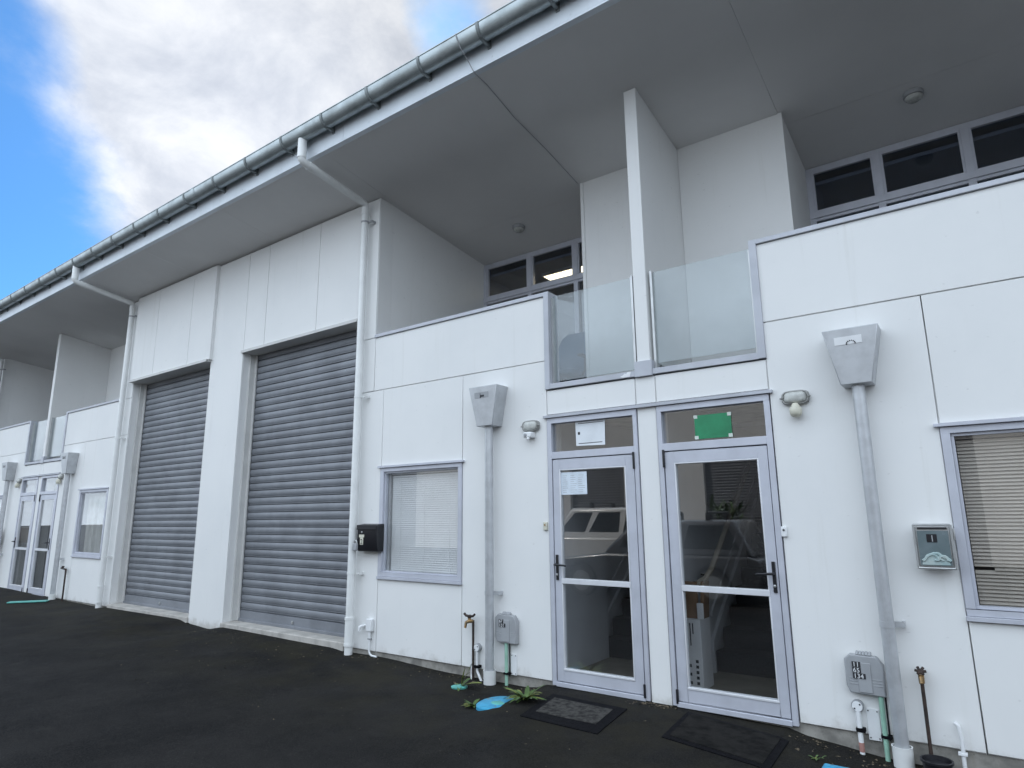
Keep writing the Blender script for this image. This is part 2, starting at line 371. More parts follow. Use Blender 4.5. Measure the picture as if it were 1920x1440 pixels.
    if blind == 'curtain':
        n = 60; vs = []; fs = []
        for i in range(n+1):
            u = 2.3 + 1.12*i/n; yy = .16 + .03*math.sin(i*1.05) + .012*math.sin(i*2.7)
            vs += [(X(u), yy, .86), (X(u), yy+.008*math.sin(i), 2.06)]
        bl._add(vs, [(2*i, 2*i+2, 2*i+3, 2*i+1) for i in range(n)], True)
        bl.build('curtain', M['curtain'], win)
    else:
        white = blind == 'white'
        u0, u1 = (2.29, 3.385) if white else (2.29, 3.43)
        nsl = 46; tilt = R(60) if white else R(56)
        for i in range(nsl):
            zc = .90 + (2.0-.90)*i/(nsl-1); dz = .0138*math.sin(tilt); dy = .0138*math.cos(tilt)
            a, c = u0, u1; sag = .002*math.sin(i*12.9)
            if not white and i == 10: a = 2.40
            y0 = .085
            pts = [(y0-dy, zc-dz+sag), (y0+.002, zc+.003+sag), (y0+dy, zc+dz+sag), (y0+dy, zc+dz-.001+sag), (y0+.002, zc+.0015+sag), (y0-dy, zc-dz-.001+sag)]
            bl.prism(pts, 0, X(a), X(c))
        for u in (u0+.16, u0+.55, u1-.16): bl.box(X(u)-.001, X(u)+.001, .068, .07, .9, 2.04)
        bx(bl, u0, u1, .06, .11, 2.02, 2.06); bx(bl, u0, u1, .07, .10, .884, .896)
        bl.build('venetian_blind', M['slatwhite' if white else 'slatbeige'], win)
    # head flashing over the door
    MB().box(X(0), X(1.115), -.035, .03, 2.485, 2.512).build('flashing', M['trim'], B, bevel=.002)
    # entrance door: frame > leaf parts
    fr = MB()
    bx(fr, .1, 1.08, -.012, .1, 2.43, 2.483); bx(fr, .1, .14, -.012, .1, -.03, 2.43); bx(fr, 1.035, 1.08, -.012, .1, -.03, 2.43); bx(fr, .14, 1.035, -.012, .1, 2.072, 2.14); bx(fr, .14, 1.035, -.02, .1, -.035, .004)
    lf = MB()
    bx(lf, .15, .235, -.004, .045, .012, 2.062); bx(lf, .955, 1.028, -.004, .045, .012, 2.062)
    bx(lf, .235, .955, -.004, .045, 1.965, 2.062); bx(lf, .235, .955, -.004, .045, .012, .11)
    door = lf.build('entrance_door', M['alu'], B, bevel=.003)
    fr.build('frame', M['alu'], door, bevel=.003)
    bd = MB()
    bx(bd, .235, .955, -.012, .05, .885, .932); bx(bd, .235, .955, -.010, .04, .11, .128)
    bx(bd, .235, .247, -.008, .04, .128, .885); bx(bd, .943, .955, -.008, .04, .128, .885); bx(bd, .235, .247, -.008, .04, .932, 1.953); bx(bd, .943, .955, -.008, .04, .932, 1.953); bx(bd, .235, .955, -.006, .04, 1.953, 1.965)
    bd.build('glazing_bead', M['alu_light'], door, bevel=.003)
    for z0, z1, k in ((.128, .885, 0), (.932, 1.953, 1)):
        q = MB(); bx(q, .247, .943, .018, .024, z0, z1); q.build('pane', M['glass'], door)
    q = MB(); bx(q, .14, 1.035, .03, .036, 2.14, 2.43); q.build('transom_pane', M['glass'], door)
    for z0, z1 in ((1.93, 2.085), (-.01, .10)):
        q = MB(); bx(q, .136, .154, -.024, -.004, z0, z1); q.build('hinge', M['black'], door, bevel=.002)
    h = MB(); bx(h, .985, 1.013, -.016, -.004, .915, 1.15)
    h.tube([(X(.999), -.01, 1.06), (X(.999), -.062, 1.06), (X(.985), -.068, 1.06), (X(.89), -.066, 1.056), (X(.872), -.06, 1.05)], [.011, .0105, .0105, .009, .008], 10)
    h.build('handle', M['black'], door, bevel=.004)
    q = MB(); q.lathe((X(.999), -.016, .965), [(.011, 0), (.011, .006), (.006, .008)], 'y', 12); q.build('lock_cylinder', M['stain'], door)
    # hall inside
    hl = MB(); sgn = s
    xi = sorted((X(.1), X(1.3)))
    fl = MB(); fl.box(xi[0], xi[1], .26, 4.5, -.2, .015); fl.box(xi[0]+.04, xi[1]-.04, .1, .26, -.2, .012); fl.build('hall_floor', M['tile'], B)

def pair(xc, lb, rb):
    half_unit(xc, -1, lb); half_unit(xc, 1, rb)
    pp = MB(); panel(pp, xc-.1+G, xc+.1-G, -.06, 2.50); panel(pp, xc-.1, xc+.1, 2.52, 2.775); pp.build('wall_cladding', M['wall'], B, bevel=.003)
    d = MB(); d.hexa([(xc-.066,-.005,2.92),(xc+.066,-.005,2.92),(xc+.066,1.1,2.92),(xc-.066,1.1,2.92),(xc-.066,-.005,SOF(0)-.003),(xc+.066,-.005,SOF(0)-.003),(xc+.066,1.1,SOF(1.1)-.003),(xc-.066,1.1,SOF(1.1)-.003)])
    dv = d.build('party_wall', M['wall'], B, bevel=.006)
    MB().box(xc-.088, xc+.088, -.03, .16, 2.775, 2.922).build('base_block', M['trim'], dv, bevel=.004)
    # halls: party wall, outer walls, stairs rising inward
    w = MB(); w.box(xc-.05, xc+.05, .25, 5, 0, 2.6); w.box(xc+1.2, xc+1.3, .25, 5, 0, 2.6); w.box(xc-1.3, xc-1.2, .25, 5, 0, 2.6)
    w.box(xc-1.2, xc-1.08, .25, 1.13, .0, 2.6)
    w.build('hall_wall', M['inwall'], B)
    for x0, x1 in ((xc-1.2, xc-.05), (xc+.05, xc+1.2)):
        st = MB(); y = 1.15
        for i in range(14):
            st.box(x0+.035, x1, y+.25*i, 5.0, .02+.18*i if i else 0, .02+.18*(i+1)); 
        stair = st.build('staircase', M['carpet'], B)
        sg = MB()
        pts = [(1.13, .02), (1.13, .33), (1.13+2.9, .33+2.09), (1.13+2.9, 2.2), (1.3, .25), (1.3, .02)]
        sg.prism([(1.12,.0),(1.12,.30),(3.4,1.94),(3.4,1.80),(1.17,.19),(1.17,.0)], 0, x0, x0+.034)
        sg.prism([(1.17,.52),(1.17,.56),(3.4,2.165),(3.4,2.125)], 0, x0, x0+.02)
        sg.build('stair_stringer', M['inwall'], stair)

def roller_curtain(x0, x1, z0, z1, y, parent):
    r = MB(); p = .108; n = int((z1-z0-.15)/p); zb = z0 + .15
    prof = [(y-.012, z0), (y-.012, z0+.13), (y, z0+.135)]
    for i in range(n+1):
        zz = zb + p*i
        prof += [(y+.014, zz-.009), (y+.020, zz-.005), (y+.020, zz), (y-.007, zz+.003), (y-.008, zz+.014), (y+.016, zz+.0155), (y+.016, zz+.0180)]
        for k in range(7):
            a = math.pi*k/6; prof.append((y+.001-.0085*math.sin(a)**.8 if 0 < k < 6 else y+.001, zz+.020+(p-.030)*(k/6)))
    vs = []; m = len(prof)
    for yy, zz in prof: vs += [(x0, yy, zz), (x1, yy, zz)]
    r._add(vs, [(2*i, 2*i+1, 2*i+3, 2*i+2) for i in range(m-1)])
    return r.build('roller_door', M['roller'], parent)

def bay(xc):
    """pair of roller doors with a pier between"""
    p = MB(); panel(p, xc-.46, xc+.5, -.25, 5.76, .24)
    for a, b, y in ((.5, 1.05, 0), (1.05, 2.31, 0), (2.31, 3.2, 0)): panel(p, xc+a, xc+b, 4.105, 5.76, .24)
    p.build('wall_cladding', M['wall'], B, bevel=.003)
    q = MB()
    for a, b in ((-3.25, -2.37), (-2.37, -1.14), (-1.14, -.40)): panel(q, xc+a, xc+b, 4.105, 5.765, .24, -.055)
    q.build('wall_cladding', M['wall'], B, bevel=.003)
    for x0, x1, yf, vis in ((xc+.5, xc+3.2, 0, 1), (xc-3.2, xc-.46, -.055, 1)):
        rd = roller_curtain(x0+.045, x1-.045, .06, 4.12, .235, B)
        for gx, sg in ((x0, 1), (x1, -1)):
            gd = MB(); gd.box(gx, gx+sg*.03, .12, .20, .05, 4.10); gd.box(gx, gx+sg*.07, .20, .222, .05, 4.10); gd.box(gx, gx+sg*.05, .25, .27, .05, 4.10)
            gd.build('guide_rail', M['guide'], rd, bevel=.002)
        bb = MB(); bb.box(x0+.05, x1-.05, .20, .25, .045, .085); bb.build('bottom_rail', M['roller'], rd, bevel=.004)
        lk = MB(); lk.lathe(((x0+x1)/2, .222, .13), [(.022, 0), (.022, .012), (.01, .014)], 'y', 14); lk.build('lock', M['stain'], rd)
        MB().box(x0-.02, x1+.02, yf-.03, .24, 4.075, 4.102).build('flashing', M['guide'], B, bevel=.003)
        fl = MB(); fl.box(x0-.02, x1+.02, yf-.032, yf-.006, 4.072, 4.118); fl.build('flashing', M['guide'], B, bevel=.003)
        MB().box(x0, x1, .26, .9, 4.04, 4.5).build('roller_housing', M['dark'], B)
        MB().box(x0-.01, x1+.01, -.035, .34, -.3, .045).build('threshold', M['sill'], B, bevel=.012)
    # end reveals of the bay openings
bay(-9.65); bay(4.87); bay(-24.17)
pair(-2.39, 'white', 'beige'); pair(-16.91, 'curtain', 'curtain')
# plinth under the cladding
for a, b in ((-20.9, -12.85), (-6.45, 1.67)):
    pl = MB(); pl.box(a, b, .018, .24, -.5, -.006); pl.build('plinth', M['concrete'], B, bevel=.004)
# body behind: dark lining, floors, ends, rear
bd = MB()
XL, XR = -28, 8.5
bd.box(XL, XR, 8, 8.2, -.4, 5.2); bd.box(XL, XL+.2, .3, 8, -.4, 5.2); bd.box(XR-.2, XR, .3, 8, -.4, 5.2)
bd.build('rear_wall', M['wall'], B)
iw = MB()
for xc in (-16.91, -2.39):
    for sx_ in (-1, 1):
        iw.box(xc+sx_*4.0, xc+sx_*4.05, .26, 8, -.3, 5.0)
        iw.box(xc+sx_*1.3, xc+sx_*1.36, .26, 5, -.3, 2.6)
    iw.box(xc-4.05, xc+4.05, 4.98, 5.05, -.3, 2.6)
iw.box(-28, 8, .95, 1.0, -.3, .0)
iw.build('partition', M['dark'], B)
ur = MB()
for xc in (-16.91, -2.39):
    ur.box(xc-4.0, xc+4.0, 2.5, 6.0, 2.55, 2.74); ur.box(xc-4.0, xc+4.0, 5.95, 6.0, 2.74, 5.3); ur.box(xc-4.0, xc+4.0, 2.24, 6.0, 5.27, 5.31); ur.box(xc-.05, xc+.05, 2.3, 6, 2.74, 5.27)
    ur.box(xc-3.95, xc-3.6, 2.24, 6, 2.74, 5.27); ur.box(xc+3.6, xc+3.95, 2.24, 6, 2.74, 5.27)
ur.build('upper_room', M['inwall'], B)
# soffit sheets, roof, fascia, gutter
sf = MB()
xj = [-28] + [-3.62 + 2.4*k for k in range(-10, 5)] + [8.5]
for a, b in zip(xj, xj[1:]):
    for y0, y1 in ((-1.0, 1.28), (1.28, 2.24)):
        e = .0014
        sf.hexa([(a+e,y0+e,SOF(y0)),(b-e,y0+e,SOF(y0)),(b-e,y1-e,SOF(y1)),(a+e,y1-e,SOF(y1)),(a+e,y0+e,SOF(y0)+.02),(b-e,y0+e,SOF(y0)+.02),(b-e,y1-e,SOF(y1)+.02),(a+e,y1-e,SOF(y1)+.02)])
sf.build('soffit', M['soffit'], B)
rf = MB(); rf.hexa([(XL,-1.0,SOF(-1)+.03),(XR,-1.0,SOF(-1)+.03),(XR,8.2,SOF(8.2)+.55),(XL,8.2,SOF(8.2)+.55),(XL,-1.0,6.21),(XR,-1.0,6.21),(XR,8.2,5.75),(XL,8.2,5.75)])
rf.build('roof', M['zinc'], B)
fa = MB()
fx = [-28, -22.4, -16.4, -10.9, -5.62, .2, 5.5, 8.5]
for a, b in zip(fx, fx[1:]):
    fa.box(a+.002, b-.002, -1.022, -1.004, 5.945, 6.24); fa.box(a+.002, b-.002, -1.022, -.955, 5.922, 5.943)
    nn = int((b-a)/.9)
    for i in range(nn): fa.lathe((a+.45+.9*i, -1.022, 5.985), [(.008, 0), (.008, .003), (.003, .005)], 'y', 8)
fa.build('fascia', M['fascia'], B)
gu = MB(); cy, cz, gr, gd_ = -1.128, 6.245, .100, .135
prof = [(cy + gr*math.cos(a), cz - gd_*math.sin(a)) for a in [math.pi*i/16 for i in range(17)]]
inner = [(cy + (gr-.004)*math.cos(a), cz - (gd_-.004)*math.sin(a)) for a in [math.pi*i/16 for i in range(17)]]
gx = [-28, -20.7, -14.7, -8.75, -2.75, 3.2, 8.5]
for a, b in zip(gx, gx[1:]):
    n = len(prof); vs = []
    for x in (a, b): vs += [(x, p[0], p[1]) for p in prof]
    for x in (a, b): vs += [(x, p[0], p[1]) for p in inner]
    gu._add(vs, [(i, i+1, n+i+1, n+i) for i in range(n-1)], True); gu._add(vs, [(2*n+i, 2*n+i+1, 3*n+i+1, 3*n+i) for i in range(n-1)], True)
    # joint sleeve
    pj = [(cy + (gr+.004)*math.cos(q), cz - (gd_+.004)*math.sin(q)) for q in [math.pi*i/16 for i in range(17)]]
    vs = [(b-.04, *p) for p in pj] + [(b+.04, *p) for p in pj]
    gu._add(vs, [(i, i+1, n+i+1, n+i) for i in range(n-1)], True)
gu.tube([(-28, cy-gr+.002, cz), (8.5, cy-gr+.002, cz)], .009, 8)
gut = gu.build('gutter', M['gutter'], B)
x = -27.4
while x < 8:
    br = MB(); n = 13
    o1 = [(cy + (gr+.010)*math.cos(q), cz - (gd_+.010)*math.sin(q)) for q in [math.pi*i/12 for i in range(13)]]
    o2 = [(cy + (gr+.001)*math.cos(q), cz - (gd_+.001)*math.sin(q)) for q in [math.pi*i/12 for i in range(13)]]
    vs = [(x-.017, *p) for p in o1] + [(x+.017, *p) for p in o1] + [(x-.017, *p) for p in o2] + [(x+.017, *p) for p in o2]
    br._add(vs, [(i, i+1, n+i+1, n+i) for i in range(n-1)], True)
    br._add(vs, [(k+i, k+i+1, k+2*n+i+1, k+2*n+i) for k in (0, n) for i in range(n-1)])
    br.box(x-.016, x+.016, cy+.0, -1.022, cz-gd_-.012, cz-gd_+.02); br.box(x-.02, x+.02, -1.034, -1.022, cz-gd_-.03, cz-.02)
    br.build('gutter_bracket', M['strap'], gut); x += .80

# ------------------------------------------------------------------ downpipes
def downpipe(x, zb, label, stop=-.03):
    t = thing('downpipe', (x, -.09, zb), label, 'downpipe', 'white downpipes')
    r = .048
    p = MB(); p.tube([(x, -1.128, 6.13), (x, -1.128, 5.865), (x, -1.09, 5.835), (x, -.13, 5.69), (x, -.09, 5.66), (x, -.09, zb)], r, 20); p.build('pipe', M['white_pvc'], t)
    for path, e in (([(x, -1.128, 6.135), (x, -1.128, 5.88)], .006), ([(x, -1.03, 5.826), (x, -.91, 5.808)], .006), ([(x, -.09, 5.63), (x, -.09, 5.53)], .005),
                    ([(x, -.09, .36), (x, -.09, .33)], .010), ([(x, -.09, .33), (x, -.09, zb+.14)], .005), ([(x, -.09, zb+.14), (x, -.09, zb+.11)], .010)):
        c = MB(); c.tube(path, r+e, 20); c.build('coupling', M['white_pvc'], t)
    for z in (5.42, 3.02, .86):
        b = MB(); b.tube([(x, -.09, z-.012), (x, -.09, z+.012)], r+.004, 20); b.box(x+r*.6, x+.115, -.075, -.055, z-.012, z+.012); b.box(x+.10, x+.118, -.075, 0, z-.014, z+.014); b.lathe((x+.109, -.075, z), [(.008, 0), (.008, .008)], 'y', 8)
        b.build('clip', M['steelgrey'] if z > 3.5 else M['white_pvc'], t)
    return t
downpipe(-6.27, -.075, 'white downpipe right of the nearer roller door, beside the black letterbox')
downpipe(-13.05, -.05, 'white downpipe left of the farther roller door, beside a far curtained window')
downpipe(-20.5, .0, 'white downpipe at the far left edge of the photo beyond the far balcony')

def hopper_drain(x, zb, label, near=True, right=False):
    t = thing('drainpipe', (x, -.09, zb), label, 'drainpipe', 'hopper headed drainpipes')
    h = MB(); zt, z0 = 2.88, 2.455
    h.hexa([(x-.105,-.17,z0),(x+.105,-.17,z0),(x+.105,0,z0),(x-.105,0,z0),(x-.19,-.205,zt),(x+.19,-.205,zt),(x+.19,0,zt),(x-.19,0,zt)])
    ho = h.build('hopper_head', M['zinc'], t, bevel=.006)
    k = .205-.17
    def fy(z): return -(.17 + k*(z-z0)/(zt-z0)) - .003
    s_ = MB(); za, zb_ = 2.755, 2.815
    s_.hexa([(x-.11,fy(za),za),(x+.075,fy(za),za),(x+.075,-.1,za),(x-.11,-.1,za),(x-.11,fy(zb_),zb_),(x+.075,fy(zb_),zb_),(x+.075,-.1,zb_),(x-.11,-.1,zb_)])
    s_.build('overflow_slot', M['whitepl'] if right else M['steelgrey'], ho)
    if right:
        d = MB()
        for i in range(8):
            a = math.pi*i/7; d.tube([(x+.0+.032*math.cos(a), fy(za+.0)-.001, za+.002+.026*math.sin(a)), (x+.0+.026*math.cos(a), fy(za)-.003, za+.002+.02*math.sin(a))], .004, 6)
        d.build('slot_debris', M['rubber'], ho)
    else:
        d = MB(); d.box(x-.035, x-.028, fy(za)-.004, fy(za)+.01, za, zb_); d.box(x-.028, x+.02, fy(za)-.003, fy(za)+.01, za+.01, za+.03); d.build('slot_divider', M['ink'], ho)
    p = MB(); p.tube([(x, -.092, z0), (x, -.092, zb+.10)], .044, 20); p.box(x-.004, x+.004, -.139, -.13, zb+.1, z0); p.build('pipe', M['zinc'], t)
    for z in (.76,):
        b = MB(); b.tube([(x, -.092, z-.02), (x, -.092, z+.02)], .048, 20); b.box(x+.03, x+.10, -.075, -.06, z-.018, z+.018); b.box(x+.085, x+.103, -.07, 0, z-.018, z+.018); b.build('bracket', M['zinc'], t)
    c = MB(); c.lathe((x, -.092, zb), [(.062, -.06), (.062, .118), (.064, .13), (.056, .13), (.052, .10)], 'z', 24); c.build('base_collar', M['white_pvc'], t)
    return t
hopper_drain(-4.155, -.10, 'galvanised drainpipe with tapered hopper head left of the door with the white notice')
hopper_drain(-.645, -.145, 'galvanised drainpipe with tapered hopper head and white slot, right of the green sign', right=True)
hopper_drain(-15.16, -.04, 'far galvanised drainpipe with tapered hopper head, beside the far curtained window')
hopper_drain(-18.68, .02, 'far galvanised drainpipe with tapered hopper head, beside the brown letterbox')

# ------------------------------------------------------------------ lamps
def wall_lamp(x, z, label, style):
    t = thing('wall_lamp', (x, 0, z), label, 'wall lamp', 'oval bulkhead wall lamps')
    b = MB(); b.lathe((x, 0, z), [(.055, 0), (.057, .015), (.053, .026)], 'y', 40, sx=1.85, sq=.55); b.build('back_plate', M['lampring'], t)
    gl = MB(); gl.lathe((x, 0, z), [(.045, .024), (.045, .036), (.040, .050), (.028, .059), (.008, .062)], 'y', 40, sx=1.85, sq=.55); gl.build('glass_cover', M['lampglass'], t)
    rg = MB(); sgp = lambda v: math.copysign(abs(v)**.55, v)
    pts = [(x+.093*sgp(math.cos(a)), -.03, z+.050*sgp(math.sin(a))) for a in [2*math.pi*i/40 for i in range(41)]]; rg.tube(pts, .008, 8, False)
    rg.tube([(x-.094, -.045, z), (x-.112, -.03, z)], .008, 8); rg.tube([(x+.094, -.045, z), (x+.112, -.03, z)], .008, 8); rg.build('rim', M['lampring'], t)
    s_ = MB()
    if style == 0:
        s_.box(x-.055, x+.045, -.085, 0, z-.125, z-.066); s_.tube([(x+.0, -.06, z-.12), (x+.005, -.085, z-.148)], [.02, .012], 12)
        so = s_.build('motion_sensor', M['whitepl'], t, bevel=.012)
        e = MB(); e.lathe((x-.025, -.085, z-.097), [(.018, 0), (.016, .008), (.006, .012)], 'y', 14); e.build('sensor_lens', M['steelgrey'], so)
    else:
        s_.lathe((x, -.05, z-.16), [(.022, 0), (.038, .012), (.045, .03), (.045, .070), (.034, .085), (.02, .11)], 'z', 20); s_.build('motion_sensor', M['cream'], t)
    return t
wall_lamp(-3.665, 2.425, 'oval wall lamp with boxy white sensor left of the door with the white notice', 0)
wall_lamp(-1.105, 2.425, 'oval wall lamp with round cream sensor right of the green sign', 1)
wall_lamp(-15.73, 2.43, 'far oval wall lamp beside the far hopper nearest the curtained window', 1)
wall_lamp(-18.15, 2.43, 'far oval wall lamp beside the far hopper above the brown letterbox', 1)
for x, y, lb in ((-4.85, 1.5, 'round ceiling lamp above the balcony with the office chair'), (-.045, 1.46, 'round ceiling lamp above the balcony at the right edge')):
    t = thing('ceiling_lamp', (x, y, SOF(y)), lb, 'ceiling lamp', 'round balcony ceiling lamps')
    q = MB(); q.lathe((x, y, SOF(y)-.045), [(.085, .01), (.09, .02), (.09, .055)], 'z', 28); q.build('rim', M['steelgrey'], t)
    q = MB(); q.lathe((x, y, SOF(y)-.085), [(.01, 0), (.05, .008), (.072, .025), (.078, .045)], 'z', 28); q.build('diffuser', M['lampglass'], t)
t = thing('ceiling_light_panel', (-4.85, 2.83, 5.25), 'lit warm rectangular ceiling panel seen inside the left upper window', 'light panel')
q = MB(); q.box(-5.2, -4.3, 2.60, 3.06, 5.225, 5.27); q.build('frame', M['whitepl'], t)
q = MB(); q.box(-5.17, -4.33, 2.63, 3.03, 5.218, 5.224); q.build('diffuser', M['lit'], t)

# ------------------------------------------------------------------ letterboxes
t = thing('letterbox', (-5.99, 0, 1.11), 'black letterbox with printed number label on the wall between downpipe and blind', 'letterbox')
q = MB(); q.prism([(0, 1.12), (-.09, 1.12), (-.115, 1.16), (-.115, 1.43), (0, 1.445)], 0, -6.17, -5.815); bx_ = q.build('body', M['black'], t, bevel=.012, seg=3)
q = MB(); q.box(-6.165, -5.82, -.125, -.116, 1.375, 1.432); q.build('flap', M['black'], t, bevel=.004)
q = MB(); q.lathe((-6.075, -.116, 1.345), [(.012, 0), (.012, .006), (.006, .01)], 'y', 14); q.build('lock', M['stain'], t)
q = MB(); q.box(-6.125, -6.035, -.1175, -.1155, 1.285, 1.318); q.box(-6.105, -6.05, -.1175, -.1155, 1.20, 1.284); lb_ = q.build('number_label', M['cream'], t)
text_mesh('label_text', '2', .085, (-6.10, -.118, 1.207), M['ink'], lb_)
t = thing('key_safe', (-6.165, -.12, 1.13), 'small grey key safe hanging on the left edge of the black letterbox', 'key safe')
q = MB(); q.box(-6.195, -6.125, -.16, -.12, 1.13, 1.215); q.build('body', M['steelgrey'], t, bevel=.01)
q = MB(); q.tube([(-6.185, -.14, 1.21), (-6.185, -.14, 1.235), (-6.172, -.14, 1.25), (-6.148, -.14, 1.25), (-6.135, -.14, 1.235), (-6.135, -.14, 1.21)], .008, 8); q.build('shackle', M['stain'], t)

t = thing('letterbox', (-.305, 0, 1.13), 'stainless letterbox with glass front showing crumpled flyers, left of the beige blind', 'letterbox')
q = MB(); q.box(-.405, -.205, -.105, -.002, 1.155, 1.425); q.build('body', M['stain'], t, bevel=.006)
fr = MB()
for a, b in (((-.412, 1.147), (-.412, 1.436)), ((-.412, 1.436), (-.198, 1.436)), ((-.198, 1.436), (-.198, 1.147)), ((-.198, 1.147), (-.412, 1.147))): fr.tube([(a[0], -.108, a[1]), (b[0], -.108, b[1])], .0075, 10)
fr.build('frame', M['stain'], t)
q = MB(); q.box(-.395, -.215, -.114, -.106, 1.165, 1.395); q.build('front_panel', M['lboxface'], t)
q = MB(); q.box(-.39, -.22, -.112, -.104, 1.405, 1.418); q.build('mail_slot', M['black'], t)
q = MB()
for i, (r_, w_) in enumerate(((.062, .012), (.046, .010), (.032, .012))):
    pts = [(-.302+.02*i*(-1)**i+r_*1.15*math.cos(a)+.006*math.sin(5*a+i), -.1155-.001*i, 1.19+r_*(.8+.1*i)*math.sin(a)+.006*math.cos(4*a)) for a in [math.pi*k/14 for k in range(15)]]
    q.tube(pts, w_*.8, 6)
q.prism([(-.385, 1.17), (-.225, 1.17), (-.232, 1.205), (-.26, 1.235), (-.31, 1.255), (-.355, 1.238), (-.38, 1.2)], 1, -.1155, -.1148)
q.build('flyer', M['lboxpaper'], t)
q = MB(); q.box(-.342, -.282, -.1158, -.114, 1.318, 1.372); nb = q.build('number_plate', M['black'], t)
text_mesh('number_text', '1', .062, (-.325, -.1162, 1.323), M['steelgrey'], nb)
q = MB(); q.box(-.19, -.178, -.09, -.06, 1.33, 1.41); q.build('latch', M['stain'], t, bevel=.003)

t = thing('letterbox', (-18.85, -.35, 0), 'brown letterbox standing on a post by the far glass doors', 'letterbox')
q = MB(); q.tube([(-18.85, -.35, -.1), (-18.85, -.35, 1.0)], .03, 10); q.build('post', M['steelgrey'], t)
q = MB(); q.box(-19.02, -18.7, -.52, -.12, 1.0, 1.36); q.build('body', M['brownbox'], t, bevel=.01)
q = MB(); q.box(-18.99, -18.73, -.528, -.519, 1.27, 1.31); q.build('mail_slot', M['black'], t)

# ------------------------------------------------------------------ service boxes
def comms_box(x0, x1, z0, z1, rows, label, conduit):
    t = thing('service_box', ((x0+x1)/2, 0, z0), label, 'service box', 'grey service boxes by the entrance doors')
    c = .035
    pts = [(x0+.02, z0), (x1, z0-.005), (x1+.004, z1-c*1.6), (x1-c, z1-.005), (x0+c, z1), (x0, z1-c), (x0, z0+c*1.4)]
    q = MB(); q.prism(pts, 1, -.062, 0.); q.build('body', M['steelgrey'], t, bevel=.008, seg=3)
    q = MB(); q.box(x0+.08, x1-.075, -.068, -.06, z0+.012, z1-.05)
    for i in range(3):
        zz = z0+.06+.02*i; q.box(x0+.025, x0+.075, -.065, -.06, zz, zz+.005); q.box(x1-.07, x1-.012, -.065, -.06, zz, zz+.005)
    q.build('raised_front', M['steelgrey'], t, bevel=.003)
    q = MB()
    for i in range(5): q.tube([(x0+.085+.02*i, -.055, z1-.004), (x0+.085+.02*i, -.02, z1+.016)], .010, 8)
    q.build('cable_gland', M['steelgrey'], t)
    for i, (dx, w, zz, txt) in enumerate(rows):
        q = MB(); q.box(x0+dx, x0+dx+w, -.0705, -.068, z1-zz-.036, z1-zz); s_ = q.build('number_sticker', M['ink'], t)
        text_mesh('sticker_text', txt, .043, (x0+dx+.004, -.0712, z1-zz-.033), M['whitepl'], s_)
    xp = conduit
    q = MB(); q.tube([(xp, -.035, z0), (xp, -.035, -.17)], .0165, 12); co = q.build('conduit', M['mint'], t)
    q = MB()
    q.box(xp-.024, xp+.04, -.056, -.0, .0, .018); q.build('conduit_strap', M['rubber'], co)
    q = MB(); q.tube([(xp+.025, -.012, z0), (xp+.024, -.012, -.02)], .006, 8); q.build('cable', M['black'], co)
    return t
comms_box(-4.11, -3.855, .295, .56, ((.055, .054, .045, '67'), (.055, .08, .083, '131')), 'grey service box with numbers 67 and 131 beside the left drainpipe', -3.99)
comms_box(-.95, -.71, .272, .53, ((.05, .054, .045, '11'), (.05, .054, .083, '65'), (.05, .08, .121, '134')), 'grey service box with numbers 11, 65 and 134 beside the right drainpipe', -.745)

def round_box(x, z, zb, label, style):
    t = thing('junction_box', (x, 0, z), label, 'junction box', 'round junction boxes with conduit')
    q = MB(); q.lathe((x, 0, z), [(.040, 0), (.041, .03), (.037, .042), (.01, .044)], 'y', 22); q.build('body', M['steelgrey'], t)
    q = MB(); q.lathe((x, -.043, z), [(.034, 0), (.033, .004)], 'y', 22); cv = q.build('cover', M['whitepl'], t)
    q = MB()
    for dx, dz in ((.018, .015), (-.018, -.015)): q.lathe((x+dx, -.047, z+dz), [(.006, 0), (.005, .003)], 'y', 10)
    q.build('screw', M['ink'], cv)
    q = MB()
    if style: 
        q.tube([(x, -.03, z-.03), (x, -.03, 0.05), (x+.005, -.032, -.02), (x+.09, -.05, -.13)], .013, 10)
        q.tube([(x-.035, -.03, z), (x-.065, -.03, z-.02), (x-.07, -.03, -.06), (x-.05, -.06, -.14)], .011, 10)
    else: q.tube([(x, -.03, z-.03), (x, -.03, zb)], .017, 12)
    co = q.build('conduit', M['whitepl'], t)
    q = MB(); q.box(x-.022, x+.035, -.052, 0, .015, .04); q.build('conduit_strap', M['rubber'], co)
    if not style:
        q = MB(); q.tube([(x, -.03, -.055), (x, -.03, -.115)], .0178, 12); q.build('paint_band', mat('faded_red', (.42, .22, .19), .7), co)
    return t
round_box(-4.365, .205, -.1, 'white round junction box with two bent conduits beside the brass tap', 1)
round_box(-.90, .18, -.17, 'white round junction box with straight conduit under the right service box', 0)

t = thing('junction_box', (-6.06, 0, .2), 'small white square junction box with bent conduit beside the nearer white downpipe', 'junction box')
q = MB(); q.box(-6.03, -5.94, -.05, 0, .215, .355); q.build('body', M['whitepl'], t, bevel=.008)
q = MB(); q.tube([(-5.985, -.025, .215), (-5.985, -.025, .14)], .016, 12); q.tube([(-5.985, -.025, .14), (-5.985, -.025, -.0), (-5.97, -.027, -.03), (-5.94, -.03, -.045), (-5.85, -.03, -.05)], .011, 10); co = q.build('conduit', M['whitepl'], t)
q = MB(); q.box(-6.005, -5.965, -.04, 0, .125, .137); q.build('conduit_strap', M['steelgrey'], co)
q = MB(); q.tube([(-6.105, 0, .265), (-6.105, -.05, .265), (-6.12, -.062, .255), (-6.125, -.064, .21)], .016, 12)
tag(q.build('waste_pipe', M['whitepl'], None, org=(-6.105, 0, .24)), 'short white elbow pipe poking from the wall beside the nearer downpipe', 'pipe')

